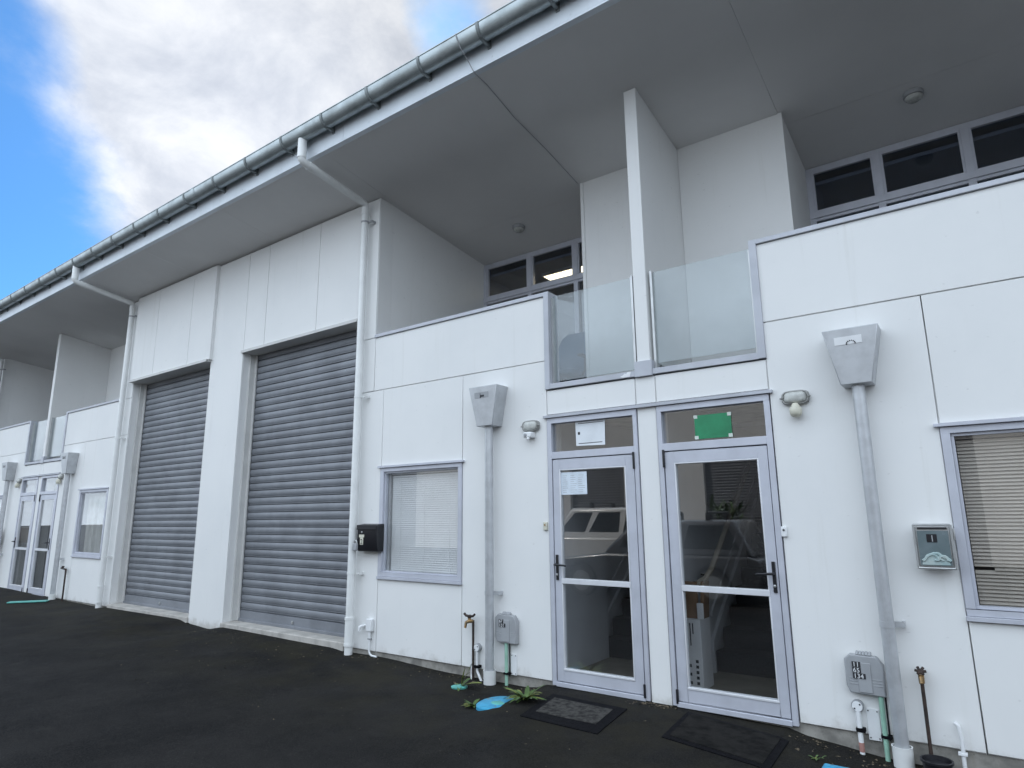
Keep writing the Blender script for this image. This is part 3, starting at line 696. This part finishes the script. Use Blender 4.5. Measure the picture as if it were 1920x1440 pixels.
def plate(x0, x1, z0, z1, label):
    o = (x0, 0, z0)
    q = MB(); q.box(x0, x1, -.008, 0, z0, z1)
    t = thing('cover_plate', o, label, 'cover plate', 'white cover plates under the service boxes')
    q.build('plate', M['whitepl'], t, bevel=.002)
    q = MB()
    for x in (x0+.012, x1-.012):
        for z in (z0+.015, z1-.015): q.lathe((x, -.008, z), [(.005, 0), (.004, .003)], 'y', 8)
    q.build('screws', M['rust'], t)
plate(-3.955, -3.885, -.005, .19, 'white blank cover plate under the service box left of the doors')
plate(-.852, -.772, -.035, .17, 'white blank cover plate beside the round junction box right of the doors')

# taps
t = thing('garden_tap', (-4.43, -.04, -.1), 'brass garden tap on a rusty dark standpipe left of the doors', 'tap')
q = MB(); q.tube([(-4.405, -.045, -.13), (-4.405, -.045, .47)], .0125, 10); q.build('standpipe', M['rust'], t)
q = MB(); q.tube([(-4.405, -.045, .46), (-4.43, -.075, .465), (-4.455, -.10, .45), (-4.458, -.11, .40)], [.017, .02, .017, .013], 10); q.lathe((-4.43, -.075, .47), [(.016, 0), (.014, .03), (.008, .045)], 'z', 12); q.build('tap_body', M['brass'], t)
q = MB(); q.tube([(-4.50, -.075, .535), (-4.475, -.075, .515), (-4.43, -.075, .512), (-4.385, -.075, .515), (-4.36, -.075, .535)], .0125, 8); q.lathe((-4.43, -.075, .495), [(.02, 0), (.024, .02), (.015, .03)], 'z', 12); q.build('tap_handle', M['rust'], t)
t = thing('garden_tap', (-.485, -.04, -.15), 'rusty garden tap on a dark standpipe right of the right drainpipe', 'tap')
q = MB(); q.tube([(-.487, -.045, -.17), (-.486, -.045, .40)], .0115, 10); q.build('standpipe', M['rust'], t)
q = MB(); q.tube([(-.486, -.045, .39), (-.486, -.05, .445)], .018, 10); q.tube([(-.486, -.05, .42), (-.486, -.10, .43), (-.484, -.115, .40)], .013, 10); q.build('tap_body', M['brass'], t)
q = MB()
for k in range(6):
    a = k*math.pi/3; q.tube([(-.486, -.055, .462), (-.486+.034*math.cos(a), -.055+.02*math.sin(a), .47+.022*math.sin(a))], .009, 8)
q.build('tap_handle', M['rust'], t)
t = thing('garden_tap', (-14.9, -.05, 0), 'thin dark standpipe tap beside the far drainpipe', 'tap')
q = MB(); q.tube([(-14.75, -.06, -.1), (-14.75, -.06, .58)], .016, 8); q.build('standpipe', M['rust'], t)
q = MB(); q.tube([(-14.75, -.06, .57), (-14.98, -.06, .59)], .018, 8); q.lathe((-14.9, -.06, .60), [(.02, 0), (.026, .03)], 'z', 8); q.build('tap_body', M['rust'], t)
q = MB(); q.tube([(-.335, -.03, .165), (-.315, -.033, .15), (-.305, -.033, .06), (-.312, -.033, -.2)], .0125, 12); q.box(-.335, -.285, -.05, -.0, -.025, -.013)
tag(q.build('conduit_stub', M['whitepl'], None, org=(-.315, -.03, -.15)), 'white conduit stub standing against the wall at the right bottom', 'conduit')
t = thing('plant_pot', (-.47, -.2, -.15), 'black plastic pot standing at the foot of the right standpipe', 'pot')
q = MB(); q.lathe((-.45, -.16, -.16), [(.07, 0), (.085, .10), (.094, .105), (.094, .118), (.083, .118), (.08, .09)], 'z', 28); q.build('pot', M['black'], t)
q = MB(); q.lathe((-.45, -.16, -.16), [(.08, .07), (.04, .082), (.005, .085)], 'z', 20); q.build('soil', M['rubber'], t)

# doorbells
for x, z, m_, lb in ((-3.515, 1.418, 'cream', 'cream doorbell push left of the left glass door'), (-1.287, 1.38, 'whitepl', 'white doorbell push with dark button right of the right glass door')):
    t = thing('doorbell', (x, 0, z), lb, 'doorbell', 'doorbell pushes')
    q = MB(); q.box(x-.022, x+.022, -.02, 0, z-.04, z+.04); q.build('case', M[m_], t, bevel=.006)
    q = MB(); q.lathe((x, -.02, z+.012), [(.009, 0), (.008, .004)], 'y', 12); q.build('button', M['ink' if m_ != 'cream' else 'brass'], t)

# notices
t = thing('notice', (-3.0, .025, 2.185), 'white notice sheet with taped edges in the transom above the left door', 'notice')
q = MB(); q.hexa([(-3.158, .026, 2.187), (-2.842, .026, 2.178), (-2.842, .0285, 2.178), (-3.158, .0285, 2.187), (-3.162, .026, 2.425), (-2.836, .026, 2.416), (-2.836, .0285, 2.416), (-3.162, .0285, 2.425)]); q.build('sheet', M['paper'], t)
q = MB(); q.box(-3.13, -2.85, .0245, .026, 2.402, 2.407); q.box(-3.13, -2.87, .0245, .026, 2.205, 2.211); q.box(-3.135, -3.112, .0245, .026, 2.295, 2.322); q.build('print', M['ink'], t)
t = thing('sign', (-1.8, .025, 2.16), 'green sign held by four corner clips in the transom above the right door', 'sign')
q = MB(); q.box(-1.957, -1.638, .024, .0285, 2.16, 2.368); q.build('board', M['green'], t)
for x in (-1.945, -1.65):
    for z in (2.173, 2.355):
        q = MB(); q.box(x-.017, x+.017, .0215, .024, z-.015, z+.015); q.build('corner_clip', M['tape'], t)
t = thing('notice', (-3.2, .012, 1.72), 'bluish printed paper taped inside the top of the left glass door', 'notice')
q = MB(); q.box(-3.335, -3.045, .010, .0125, 1.718, 1.935); q.build('sheet', M['paper2'], t)
q = MB()
for i in range(9):
    z = 1.90 - .02*i
    for k in range(3): q.box(-3.315+.088*k, -3.315+.088*k+random.uniform(.04, .075), .0094, .01, z, z+.003)
q.build('print', M['steelgrey'], t)

# ------------------------------------------------------------------ doormats, lids, weeds
def on_ground(mb_pts): return [(x, y, gh(x, y)) for x, y in mb_pts]
def mat_obj(c4, inner, label, mi, thick=.008):
    cx = sum(p[0] for p in c4)/4; cy_ = sum(p[1] for p in c4)/4
    t = thing('doormat', (cx, cy_, gh(cx, cy_)), label, 'doormat', 'doormats before the glass doors')
    def sheet(corners, off, th, n=14):
        q = MB(); vs = []; 
        for j in range(n+1):
            for i in range(n+1):
                u, v = i/n, j/n
                x = (1-u)*(1-v)*corners[0][0]+u*(1-v)*corners[1][0]+u*v*corners[2][0]+(1-u)*v*corners[3][0]
                y = (1-u)*(1-v)*corners[0][1]+u*(1-v)*corners[1][1]+u*v*corners[2][1]+(1-u)*v*corners[3][1]
                vs.append((x, y, gh(x, y)+off+th))
        m = n+1
        q._add(vs, [(j*m+i, (j)*m+i+1, (j+1)*m+i+1, (j+1)*m+i) for j in range(n) for i in range(n)])
        rim = [j for j in range(m)] + [j*m+n for j in range(1, m)] + [n*m+i for i in range(n-1, -1, -1)] + [j*m for j in range(n-1, 0, -1)]
        tv = [vs[i] for i in rim]; bv = [(p[0], p[1], p[2]-th-.01) for p in tv]; k = len(rim)
        q._add(tv+bv, [(i, (i+1) % k, (i+1) % k+k, i+k) for i in range(k)])
        return q
    sheet(c4, 0, thick).build('border', M['rubber'], t)
    sheet(inner, thick-.002, .006).build('pile', M[mi], t)
mat_obj([(-3.32, -.25), (-2.56, -.31), (-2.50, -.93), (-3.23, -.88)], [(-3.235, -.35), (-2.645, -.40), (-2.60, -.77), (-3.17, -.74)], 'black bordered doormat with worn grey centre before the left door', 'matgrey')
mat_obj([(-2.13, -.10), (-1.33, -.26), (-1.31, -.88), (-2.08, -.74)], [(-2.085, -.14), (-1.375, -.285), (-1.36, -.82), (-2.04, -.69)], 'plain dark doormat before the right door', 'matdark')

t = thing('meter_lid', (-3.62, -.72, gh(-3.62, -.72)), 'round blue water meter lid among weeds left of the worn mat', 'meter lid', 'blue meter lids')
x, y = -3.63, -.66; zz = gh(x, y)
q = MB(); q.lathe((x, y, zz), [(.165, -.02), (.165, .012), (.15, .02), (.02, .022)], 'z', 26, sx=.95, sy=1.3); q.build('lid', M['blue'], t)
q = MB(); q.lathe((x+.03, y-.03, zz+.021), [(.05, 0), (.045, .005)], 'z', 14, sx=1.3); q.build('stain_patch', M['teal'], t)
t = thing('meter_lid', (-.96, -.62, gh(-.96, -.62)), 'rectangular blue water meter lid at the bottom edge below the right service box', 'meter lid', 'blue meter lids')
zz = gh(-.95, -.65); q = MB(); q.box(-1.07, -.80, -.76, -.44, zz-.01, zz+.022); q.build('lid', M['blue'], t, bevel=.012, seg=3)
q = MB()
for i in range(7): q.box(-1.05, -.82, -.73+.038*i, -.715+.038*i, zz+.022, zz+.026)
q.build('ribs', M['blue'], t)
t = thing('meter_lid', (-15.1, -.45, gh(-15.1, -.45)), 'long teal lid lying on the asphalt before the far glass doors', 'meter lid')
zz = gh(-15.1, -.5); q = MB(); q.hexa([(-15.35,-.72,zz+.004),(-14.95,-.2,zz+.004),(-14.8,-.3,zz+.004),(-15.2,-.82,zz+.004),(-15.35,-.72,zz+.025),(-14.95,-.2,zz+.025),(-14.8,-.3,zz+.025),(-15.2,-.82,zz+.025)]); q.build('lid', M['teal'], t, bevel=.006)

def leaf(mb, base, az, length, width, rise, droop, fold=.25):
    n = 6; d = Vector((math.cos(az), math.sin(az), 0)); sd = Vector((-math.sin(az), math.cos(az), 0)); vs = []
    for i in range(n+1):
        t_ = i/n; w = width*math.sin(math.pi*min(1, (t_*.92+.06)))**.8
        p = Vector(base) + d*length*t_*math.cos(rise) + Vector((0, 0, length*(t_*math.sin(rise) - droop*t_*t_)))
        vs += [p - sd*w + Vector((0, 0, w*fold)), p, p + sd*w + Vector((0, 0, w*fold))]
    fs = []
    for i in range(n): fs += [(3*i, 3*i+3, 3*i+4, 3*i+1), (3*i+1, 3*i+4, 3*i+5, 3*i+2)]
    mb._add(vs, fs, True)
def weed(x, y, n, L, W, label, m2, upright=0):
    z = gh(x, y); t = thing('weed', (x, y, z), label, 'weed', 'weeds along the wall')
    a, b = MB(), MB()
    for i in range(n):
        tgt = a if random.random() < .7 else b
        leaf(tgt, (x+random.uniform(-.02, .02), y+random.uniform(-.02, .02), z+.005), random.uniform(0, 2*math.pi), L*random.uniform(.5, 1.1), W*random.uniform(.6, 1.1), random.uniform(.25, .8)+upright, random.uniform(.15, .5))
    a.build('green_leaves', M['leaf'], t); b.build('yellow_leaves', M['leaf2'], t)
    return t
# plantain by the small pot, with one upright leaf
x, y = -4.30, -.36; z = gh(x, y)
t = thing('weed', (x, y, z), 'broad leaved weed growing from a small teal cap below the brass tap', 'weed', 'weeds along the wall')
a, b = MB(), MB()
leaf(b, (x, y, z), R(20), .20, .022, 1.35, .05); leaf(b, (x+.01, y, z), R(40), .24, .02, 1.2, .05); leaf(a, (x+.07, y+.03, z+.14), R(25), .15, .024, 1.15, .1)
leaf(b, (x, y, z+.01), R(5), .26, .038, .35, .12); leaf(a, (x, y, z), R(60), .16, .03, .8, .25); leaf(a, (x, y, z), R(170), .16, .02, .5, .5); leaf(a, (x, y, z), R(-60), .14, .02, .4, .4); leaf(b, (x+.02, y, z+.07), R(30), .12, .028, .9, .2)
a.build('green_leaves', M['leaf'], t); b.build('yellow_leaves', M['leaf2'], t)
q = MB(); q.lathe((x-.01, y-.01, z), [(.075, -.01), (.08, .012), (.06, .018), (.01, .018)], 'z', 20); tag(q.build('pipe_cap', M['teal'], None, org=(x, y, z)), 'small round teal pipe cap under the broad leaved weed', 'pipe cap')
weed(-3.43, -.52, 38, .23, .024, 'spreading green weed right of the round blue meter lid', 1)
weed(-3.79, -.78, 20, .12, .017, 'small weed left of the round blue meter lid', 1)
weed(-1.12, -.40, 9, .07, .010, 'tiny weed in the gap behind the rectangular blue lid', 1)
# leaf litter and grit along the wall
lt = MB()
for i in range(520):
    r_ = random.random()
    if r_ < .22: x, y = random.gauss(-2.45, .12), -.04-abs(random.gauss(0, .05))
    elif r_ < .45: x, y = random.uniform(-1.35, -.4), -.03-abs(random.gauss(0, .16))
    elif r_ < .62: x, y = random.uniform(-6.1, -3.5), -.05-abs(random.gauss(0, .10))
    elif r_ < .8: x, y = random.uniform(-9.1, -6.4), -.1-abs(random.gauss(0, .5))
    else: x, y = random.uniform(-8, 0), -random.uniform(.1, 2.2)
    s_ = random.uniform(.003, .010); a = random.uniform(0, 6.3); z = gh(x, y)+.002
    dx, dy = math.cos(a)*s_*random.uniform(1, 2.2), math.sin(a)*s_*1.6
    lt.tri((x-dx, y-dy, z), (x+dy*.5, y-dx*.5, z+random.uniform(0, .008)), (x+dx, y+dy, z+random.uniform(0, .005)), (x-dy*.5, y+dx*.5, z))
lt_o = lt.build('leaf_litter', M['litter']); lt_o['kind'] = 'stuff'

# ------------------------------------------------------------------ balcony chair, carton, handrail, cable
x, y, z0 = -3.99, 1.45, 2.745
t = thing('office_chair', (x, y, z0), 'blue grey office chair standing behind the left balcony glass', 'chair')
q = MB(); n = 8; vs = []
for i in range(n+1):
    zz = z0+.50+.60*i/n; w = .19+.05*math.sin(math.pi*i/n) - (.05 if i == n else 0); yy = y+.02-.05*math.sin(math.pi*i/n)+.12*(i/n)**2
    vs += [(x-w, yy, zz), (x-w*.5, yy+.03, zz), (x, yy+.04, zz), (x+w*.5, yy+.03, zz), (x+w, yy, zz)]
q._add(vs, [(5*i+j, 5*i+j+1, 5*i+j+6, 5*i+j+5) for i in range(n) for j in range(4)], True)
bk = q.build('backrest', M['chairfab'], t); md = bk.modifiers.new('thickness', 'SOLIDIFY'); md.thickness = .06; md.offset = 0
bv = bk.modifiers.new('bevel', 'BEVEL'); bv.width = .02; bv.segments = 3; bv.limit_method = 'ANGLE'
q = MB(); q.box(x-.24, x+.24, y-.48, y-.02, z0+.42, z0+.50); q.build('seat', M['chairfab'], t, bevel=.03, seg=3)
q = MB(); q.tube([(x, y-.25, z0+.42), (x, y-.25, z0+.08)], .03, 12); q.tube([(x, y-.06, z0+.44), (x, y+.07, z0+.46), (x, y+.08, z0+.62)], .02, 8); q.build('gas_lift', M['black'], t)
for k in range(5):
    a = 2*math.pi*k/5+.3; e = (x+.28*math.cos(a), y-.25+.28*math.sin(a))
    q = MB(); q.tube([(x, y-.25, z0+.10), (e[0], e[1], z0+.07)], [.025, .017], 8); lg = q.build('leg', M['black'], t)
    q = MB(); q.lathe((e[0]-.012, e[1], z0+.028), [(.028, 0), (.028, .024)], 'x', 14); q.build('castor', M['black'], lg)
for sx_ in (-1, 1):
    q = MB(); q.tube([(x+sx_*.22, y-.2, z0+.45), (x+sx_*.28, y-.2, z0+.50), (x+sx_*.28, y-.2, z0+.66)], .015, 8); q.box(x+sx_*.28-.03, x+sx_*.28+.03, y-.34, y-.08, z0+.66, z0+.69); q.build('armrest', M['black'], t, bevel=.006)

t = thing('carton', (-2.1, .5, .015), 'open white printed carton with brown cardboard flaps inside the right glass door', 'carton')
q = MB(); q.box(-2.31, -2.155, .37, .62, .016, .60); q.build('box', M['cartonwhite'], t, bevel=.004)
q = MB(); q.box(-2.31, -2.19, .44, .455, .60, .92); q.hexa([(-2.18,.45,.60),(-2.15,.45,.60),(-2.15,.60,.60),(-2.18,.60,.60),(-2.16,.46,.92),(-2.13,.46,.92),(-2.13,.60,.92),(-2.16,.60,.92)]); q.build('flap', M['card'], t, bevel=.002)
q = MB(); q.box(-2.19, -2.13, .40, .42, .60, .74); q.build('torn_corner', M['cartonwhite'], t, bevel=.008)
q = MB()
for i, (xx, za, zb_) in enumerate(((-2.295, .48, .57), (-2.255, .38, .57), (-2.23, .48, .57))): q.box(xx, xx+.010, .368, .370, za, zb_)
for i in range(5): q.box(-2.215, -2.19, .368, .370, .06+.045*i, .085+.045*i)
for i in range(3): q.box(-2.285, -2.255, .368, .370, .06+.07*i, .085+.07*i)
q.build('print', M['ink'], t)
t = thing('handrail', (-2.28, .7, .9), 'round timber handrail on the party wall inside the right glass door', 'handrail')
q = MB(); q.tube([(-2.235, .56, .885), (-2.235, .80, .915), (-2.235, 1.0, 1.0), (-2.235, 2.6, 2.13)], .026, 14); q.build('rail', M['wood'], t)
q = MB(); q.tube([(-2.33, .95, .94), (-2.27, .95, .93), (-2.24, .95, .96)], .009, 8); q.tube([(-2.33, 2.0, 1.66), (-2.27, 2.0, 1.65), (-2.24, 2.0, 1.69)], .009, 8); q.build('bracket', M['black'], t)
q = MB(); xk = -3.66
q.tube([(xk-.02, -1.20, 6.27), (xk-.015, -1.234, 6.25), (xk, -1.232, 6.20), (xk+.01, -1.18, 6.11), (xk+.02, -1.06, 6.02), (xk+.05, -1.03, 5.93), (xk+.06, -.99, 5.905), (xk+.06, -.8, 5.89), (xk+.03, -.3, 5.815), (xk+.045, .3, 5.728), (xk+.04, 1.05, 5.615)], .0048, 8)
tag(q.build('cable', M['steelgrey'], None, org=(xk, -1.1, 5.9)), 'thin grey cable looping over the gutter and along the soffit', 'cable')

# ------------------------------------------------------------------ across the yard (seen reflected in the glass)
O = thing('facing_building', (-6, -19, 0), 'white workshop building with roller doors across the yard, reflected in the door glass', 'building')
q = MB()
for i in range(9): panel(q, -30+6*i, -26.6+6*i, -.2, 6.2, .3, -19.3)
for i in range(8): panel(q, -26.6+6*i, -24+6*i, 4.0, 6.2, .3, -19.3)
q.box(-30, 24, -27, -26.7, -.2, 6); q.box(-30, -29.7, -26.7, -19.3, -.2, 6); q.box(23.7, 24, -26.7, -19.3, -.2, 6)
q.build('wall', M['wall'], O)
for i in range(8): roller_curtain(-26.6+6*i, -24+6*i, -.1, 4.0, -19.2, O).location = (0, 0, 0)
for c in list(O.children):
    if c.name.startswith('roller_door'):
        c.scale = (1, 1, 1)
q = MB(); q.box(-30, 24, -27, -18.6, 6.2, 6.45); q.build('roof', M['zinc'], O)

def car(x, y, z, L, Wd, H, paint, label, suv, rack, flip):
    t = thing('parked_car', (x, y, z), label, 'car', 'cars parked behind the photographer')
    f = -1 if flip else 1
    def P(px, pz): return (x + f*px*L/2, z + pz)
    hb = H*.56
    low = [(-.98,.28),(-1,.45),(-.985,hb*.93),(-.9,hb),(.36,hb),(.86,hb*.86),(.97,hb*.72),(1,.42),(.97,.26)]
    arch = lambda c_: [(c_+.155*math.cos(a), .30+.155*L/2*math.sin(a)) for a in [math.pi*i/8 for i in range(9)]]
    pts = low + arch(.62) + arch(-.60)
    q = MB(); q.prism([P(*p) for p in pts], 1, y-Wd/2, y+Wd/2); body = q.build('body', M[paint], t, bevel=.05, seg=3)
    q = MB()
    tr, br_ = (.16, .40) if not suv else (.18, .40); rr = -.80 if suv else -.72
    b4 = [(-.94, hb-.03), (br_+.02, hb-.03)]; t4 = [(rr-.06, H-.04), (tr-.05, H-.04)]
    def ring(pts, w): return [(*P(*pts[0])[:1], y-w, P(*pts[0])[1])]
    w0, w1 = Wd/2-.06, Wd/2-.20
    A = P(*b4[0]); Bq = P(*b4[1]); C = P(*t4[1]); D = P(*t4[0])
    q.hexa([(A[0],y-w0,A[1]),(Bq[0],y-w0,Bq[1]),(Bq[0],y+w0,Bq[1]),(A[0],y+w0,A[1]),(D[0],y-w1,D[1]),(C[0],y-w1,C[1]),(C[0],y+w1,C[1]),(D[0],y+w1,D[1])])
    q.build('cabin', M[paint], t, bevel=.07, seg=3)
    # side windows, windscreen set proud of the cabin
    def lerp(a, b, k): return (a[0]+(b[0]-a[0])*k, a[1]+(b[1]-a[1])*k)
    for sd in (-1, 1):
        cuts = ((.05,.30),(.34,.63),(.67,.93)) if suv else ((.06,.44),(.48,.92))
        for a, b in cuts:
            q = MB(); k0, k1 = .22, .86
            def S(u, k):
                lo = lerp(A, Bq, u); hi = lerp(D, C, u); p = lerp(lo, hi, k); w = w0+(w1-w0)*k + .006; return (p[0], y+sd*w, p[1])
            o = [S(a,k0), S(b,k0), S(b-.02,k1), S(a+.02,k1)]; i2 = [(p[0], p[1]-sd*.03, p[2]) for p in o]
            q.hexa(o+i2); q.build('side_window', M['carglass'], t)
    q = MB(); o = []
    for k, w in ((.14, w0-.08), (.88, w1-.05)):
        p = lerp(Bq, C, k); o += [(p[0]+f*.012, y-w, p[1]), (p[0]+f*.012, y+w, p[1])]
    o = [o[0], o[1], o[3], o[2]]; q.hexa(o + [(p[0]-f*.03, p[1], p[2]) for p in o]); q.build('windscreen', M['carglass'], t)
    for c_ in (.62, -.60):
        for sd in (-1, 1):
            q = MB(); cx = x+f*c_*L/2; r_ = .33 if suv else .31
            q.lathe((cx, y+sd*(Wd/2-.10)+.1, z+r_), [(r_-.09, 0), (r_-.01, .01), (r_, .04), (r_, .16), (r_-.01, .19), (r_-.09, .20)], 'y', 26); wh = q.build('wheel', M['tyre'], t)
            q = MB(); q.lathe((cx, y+sd*(Wd/2-.10)+.103, z+r_), [(r_-.11, 0), (r_-.10, .206)], 'y', 18); q.build('rim', M['stain'], wh)
    for sd in (-1, 1):
        q = MB(); hx = P(.93, hb*.70); q.box(hx[0]-.08, hx[0]+.12*f*.5+.04, y+sd*(Wd/2-.32)-.16, y+sd*(Wd/2-.32)+.16, hx[1]-.07, hx[1]+.06); q.build('headlight', M['stain'], t, bevel=.02)
    if rack:
        rk = MB()
        for u in (.25, .75):
            p = lerp(D, C, u); rk.tube([(p[0], y-w1+.05, z+H+.10), (p[0], y+w1-.05, z+H+.10)], .022, 8)
            for sd in (-1, 1): rk.box(p[0]-.05, p[0]+.05, y+sd*(w1-.12)-.04, y+sd*(w1-.12)+.04, z+H-.06, z+H+.09)
        rk.build('roof_rack', M['black'], t)
car(-8.6, -10.2, gh(-8.6, -10), 4.6, 1.82, 1.78, 'carwhite', 'white estate car with roof rack, reflected in the left glass door', True, True, True)
car(-5.4, -7.1, gh(-5.4, -7.1), 4.4, 1.76, 1.52, 'cargrey', 'dark grey car with roof rack parked nearest, reflected in the right glass door', False, True, True)
t = thing('shrub', (-6.4, -14.5, 0), 'dark strappy leaved shrub across the yard, reflected in the right glass door', 'shrub')
q = MB(); q.tube([(-6.4, -14.5, -.2), (-6.4, -14.5, 1.0)], .06, 8); q.build('trunk', M['trunk'], t)
q = MB()
for i in range(160): leaf(q, (-6.4+random.gauss(0, .2), -14.5+random.gauss(0, .2), random.uniform(.5, 1.6)), random.uniform(0, 6.3), random.uniform(.5, .9), .05, random.uniform(.1, 1.2), .2)
q.build('crown', M['leaf'], t)

# ------------------------------------------------------------------ camera
yaw, pitch, roll, F = .62687, .20296, .010586, 1193.1
fw = Vector((-math.sin(yaw)*math.cos(pitch), math.cos(yaw)*math.cos(pitch), math.sin(pitch)))
rt = Vector((math.cos(yaw), math.sin(yaw), 0)); dn = fw.cross(rt)
c_, s_ = math.cos(roll), math.sin(roll); r2 = rt*c_ + dn*s_; d2 = dn*c_ - rt*s_
cam = bpy.data.cameras.new('camera'); co = bpy.data.objects.new('camera', cam); col.objects.link(co)
mw = Matrix((( r2.x, -d2.x, -fw.x, 0), (r2.y, -d2.y, -fw.y, -5.4), (r2.z, -d2.z, -fw.z, 1.53), (0, 0, 0, 1)))
co.matrix_world = mw; cam.sensor_width = 36; cam.lens = F/1920*36; cam.clip_end = 1000; cam.clip_start = .05
scene.camera = co

# ------------------------------------------------------------------ light
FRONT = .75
SUN_AZ, SUN_EL = R(50), R(42)      # azimuth measured left (west) of +Y
sd = Vector((-math.sin(SUN_AZ)*math.cos(SUN_EL), math.cos(SUN_AZ)*math.cos(SUN_EL), math.sin(SUN_EL)))
su = bpy.data.lights.new('sun', 'SUN'); su.energy = 2.2; su.angle = R(.6); su.color = (1, .95, .88)
so = bpy.data.objects.new('sun', su); col.objects.link(so); so.rotation_euler = sd.to_track_quat('Z', 'Y').to_euler()
W = bpy.data.worlds.new('World'); scene.world = W; W.use_nodes = True; nt = W.node_tree; nt.nodes.clear()
out = nd(nt, 'ShaderNodeOutputWorld'); bg = nd(nt, 'ShaderNodeBackground'); bg.inputs['Strength'].default_value = .1
sky = nd(nt, 'ShaderNodeTexSky'); sky.sky_type = 'NISHITA'; sky.sun_disc = False; sky.sun_elevation = SUN_EL; sky.sun_rotation = -SUN_AZ
sky.air_density = 1.0; sky.dust_density = .4; sky.ozone_density = 3.0
tc = nd(nt, 'ShaderNodeTexCoord'); D = tc.outputs['Generated']
sx = nd(nt, 'ShaderNodeSeparateXYZ'); nt.links.new(D, sx.inputs[0])
zz = mth(nt, 'ADD', mth(nt, 'MAXIMUM', sx.outputs['Z'], .0), .35)
cb = nd(nt, 'ShaderNodeCombineXYZ')
nt.links.new(mth(nt, 'DIVIDE', sx.outputs['X'], zz), cb.inputs[0]); nt.links.new(mth(nt, 'DIVIDE', sx.outputs['Y'], zz), cb.inputs[1])
n1 = noise(nt, 1.9, 9, .58, pos=cb.outputs[0], dist=.25)
n2 = noise(nt, 4.5, 8, .6, pos=cb.outputs[0], dist=.3)
def dot(v):
    n = nd(nt, 'ShaderNodeVectorMath'); n.operation = 'DOT_PRODUCT'; nt.links.new(D, n.inputs[0]); n.inputs[1].default_value = v; return n.outputs['Value']
# clear patch low towards the far end of the street, cloud elsewhere
bias = mth(nt, 'ADD', mth(nt, 'MAXIMUM', ramp(nt, dot((-.926, .099, .364)), .960, .995), ramp(nt, dot((-.880, .020, .475)), .962, .988)), mth(nt, 'MULTIPLY', ramp(nt, dot((-.503, .545, .671)), .9965, 1.0), .42))
cov = mth(nt, 'SUBTRACT', mth(nt, 'ADD', mth(nt, 'ADD', mth(nt, 'MULTIPLY', n1, 1.15), mth(nt, 'MULTIPLY', n2, .28)), .035), mth(nt, 'MULTIPLY', bias, .55))
mask = ramp(nt, cov, .31, .70)
vis = ramp(nt, dot((0, -1, 0)), -.3, .5)          # sky behind the camera, brightened and blued to light the facade
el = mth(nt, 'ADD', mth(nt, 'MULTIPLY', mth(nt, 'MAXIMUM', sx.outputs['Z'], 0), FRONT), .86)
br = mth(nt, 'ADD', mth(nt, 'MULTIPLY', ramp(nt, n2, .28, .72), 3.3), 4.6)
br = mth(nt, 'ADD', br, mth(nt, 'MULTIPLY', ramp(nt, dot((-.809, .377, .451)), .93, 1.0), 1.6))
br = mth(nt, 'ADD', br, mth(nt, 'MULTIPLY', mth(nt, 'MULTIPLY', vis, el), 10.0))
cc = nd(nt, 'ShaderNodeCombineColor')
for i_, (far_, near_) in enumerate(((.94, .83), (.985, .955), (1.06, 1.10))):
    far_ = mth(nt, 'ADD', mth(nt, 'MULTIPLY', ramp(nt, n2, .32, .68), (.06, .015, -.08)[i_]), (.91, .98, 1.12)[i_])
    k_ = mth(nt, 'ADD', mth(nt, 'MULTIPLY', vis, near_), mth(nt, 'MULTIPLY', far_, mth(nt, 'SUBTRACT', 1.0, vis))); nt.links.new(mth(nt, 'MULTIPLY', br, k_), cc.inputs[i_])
sk = nd(nt, 'ShaderNodeVectorMath'); sk.operation = 'MULTIPLY'; nt.links.new(sky.outputs[0], sk.inputs[0]); sk.inputs[1].default_value = (.47, .93, 1.32)
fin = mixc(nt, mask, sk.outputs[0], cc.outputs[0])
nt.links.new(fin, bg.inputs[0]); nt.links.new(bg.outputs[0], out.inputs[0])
vs_ = scene.view_settings; vs_.view_transform = 'Standard'; vs_.look = 'None'; vs_.exposure = 0.20; vs_.gamma = 1
scene.cycles.use_denoising = True
scene.cycles.max_bounces = 10; scene.cycles.transparent_max_bounces = 24
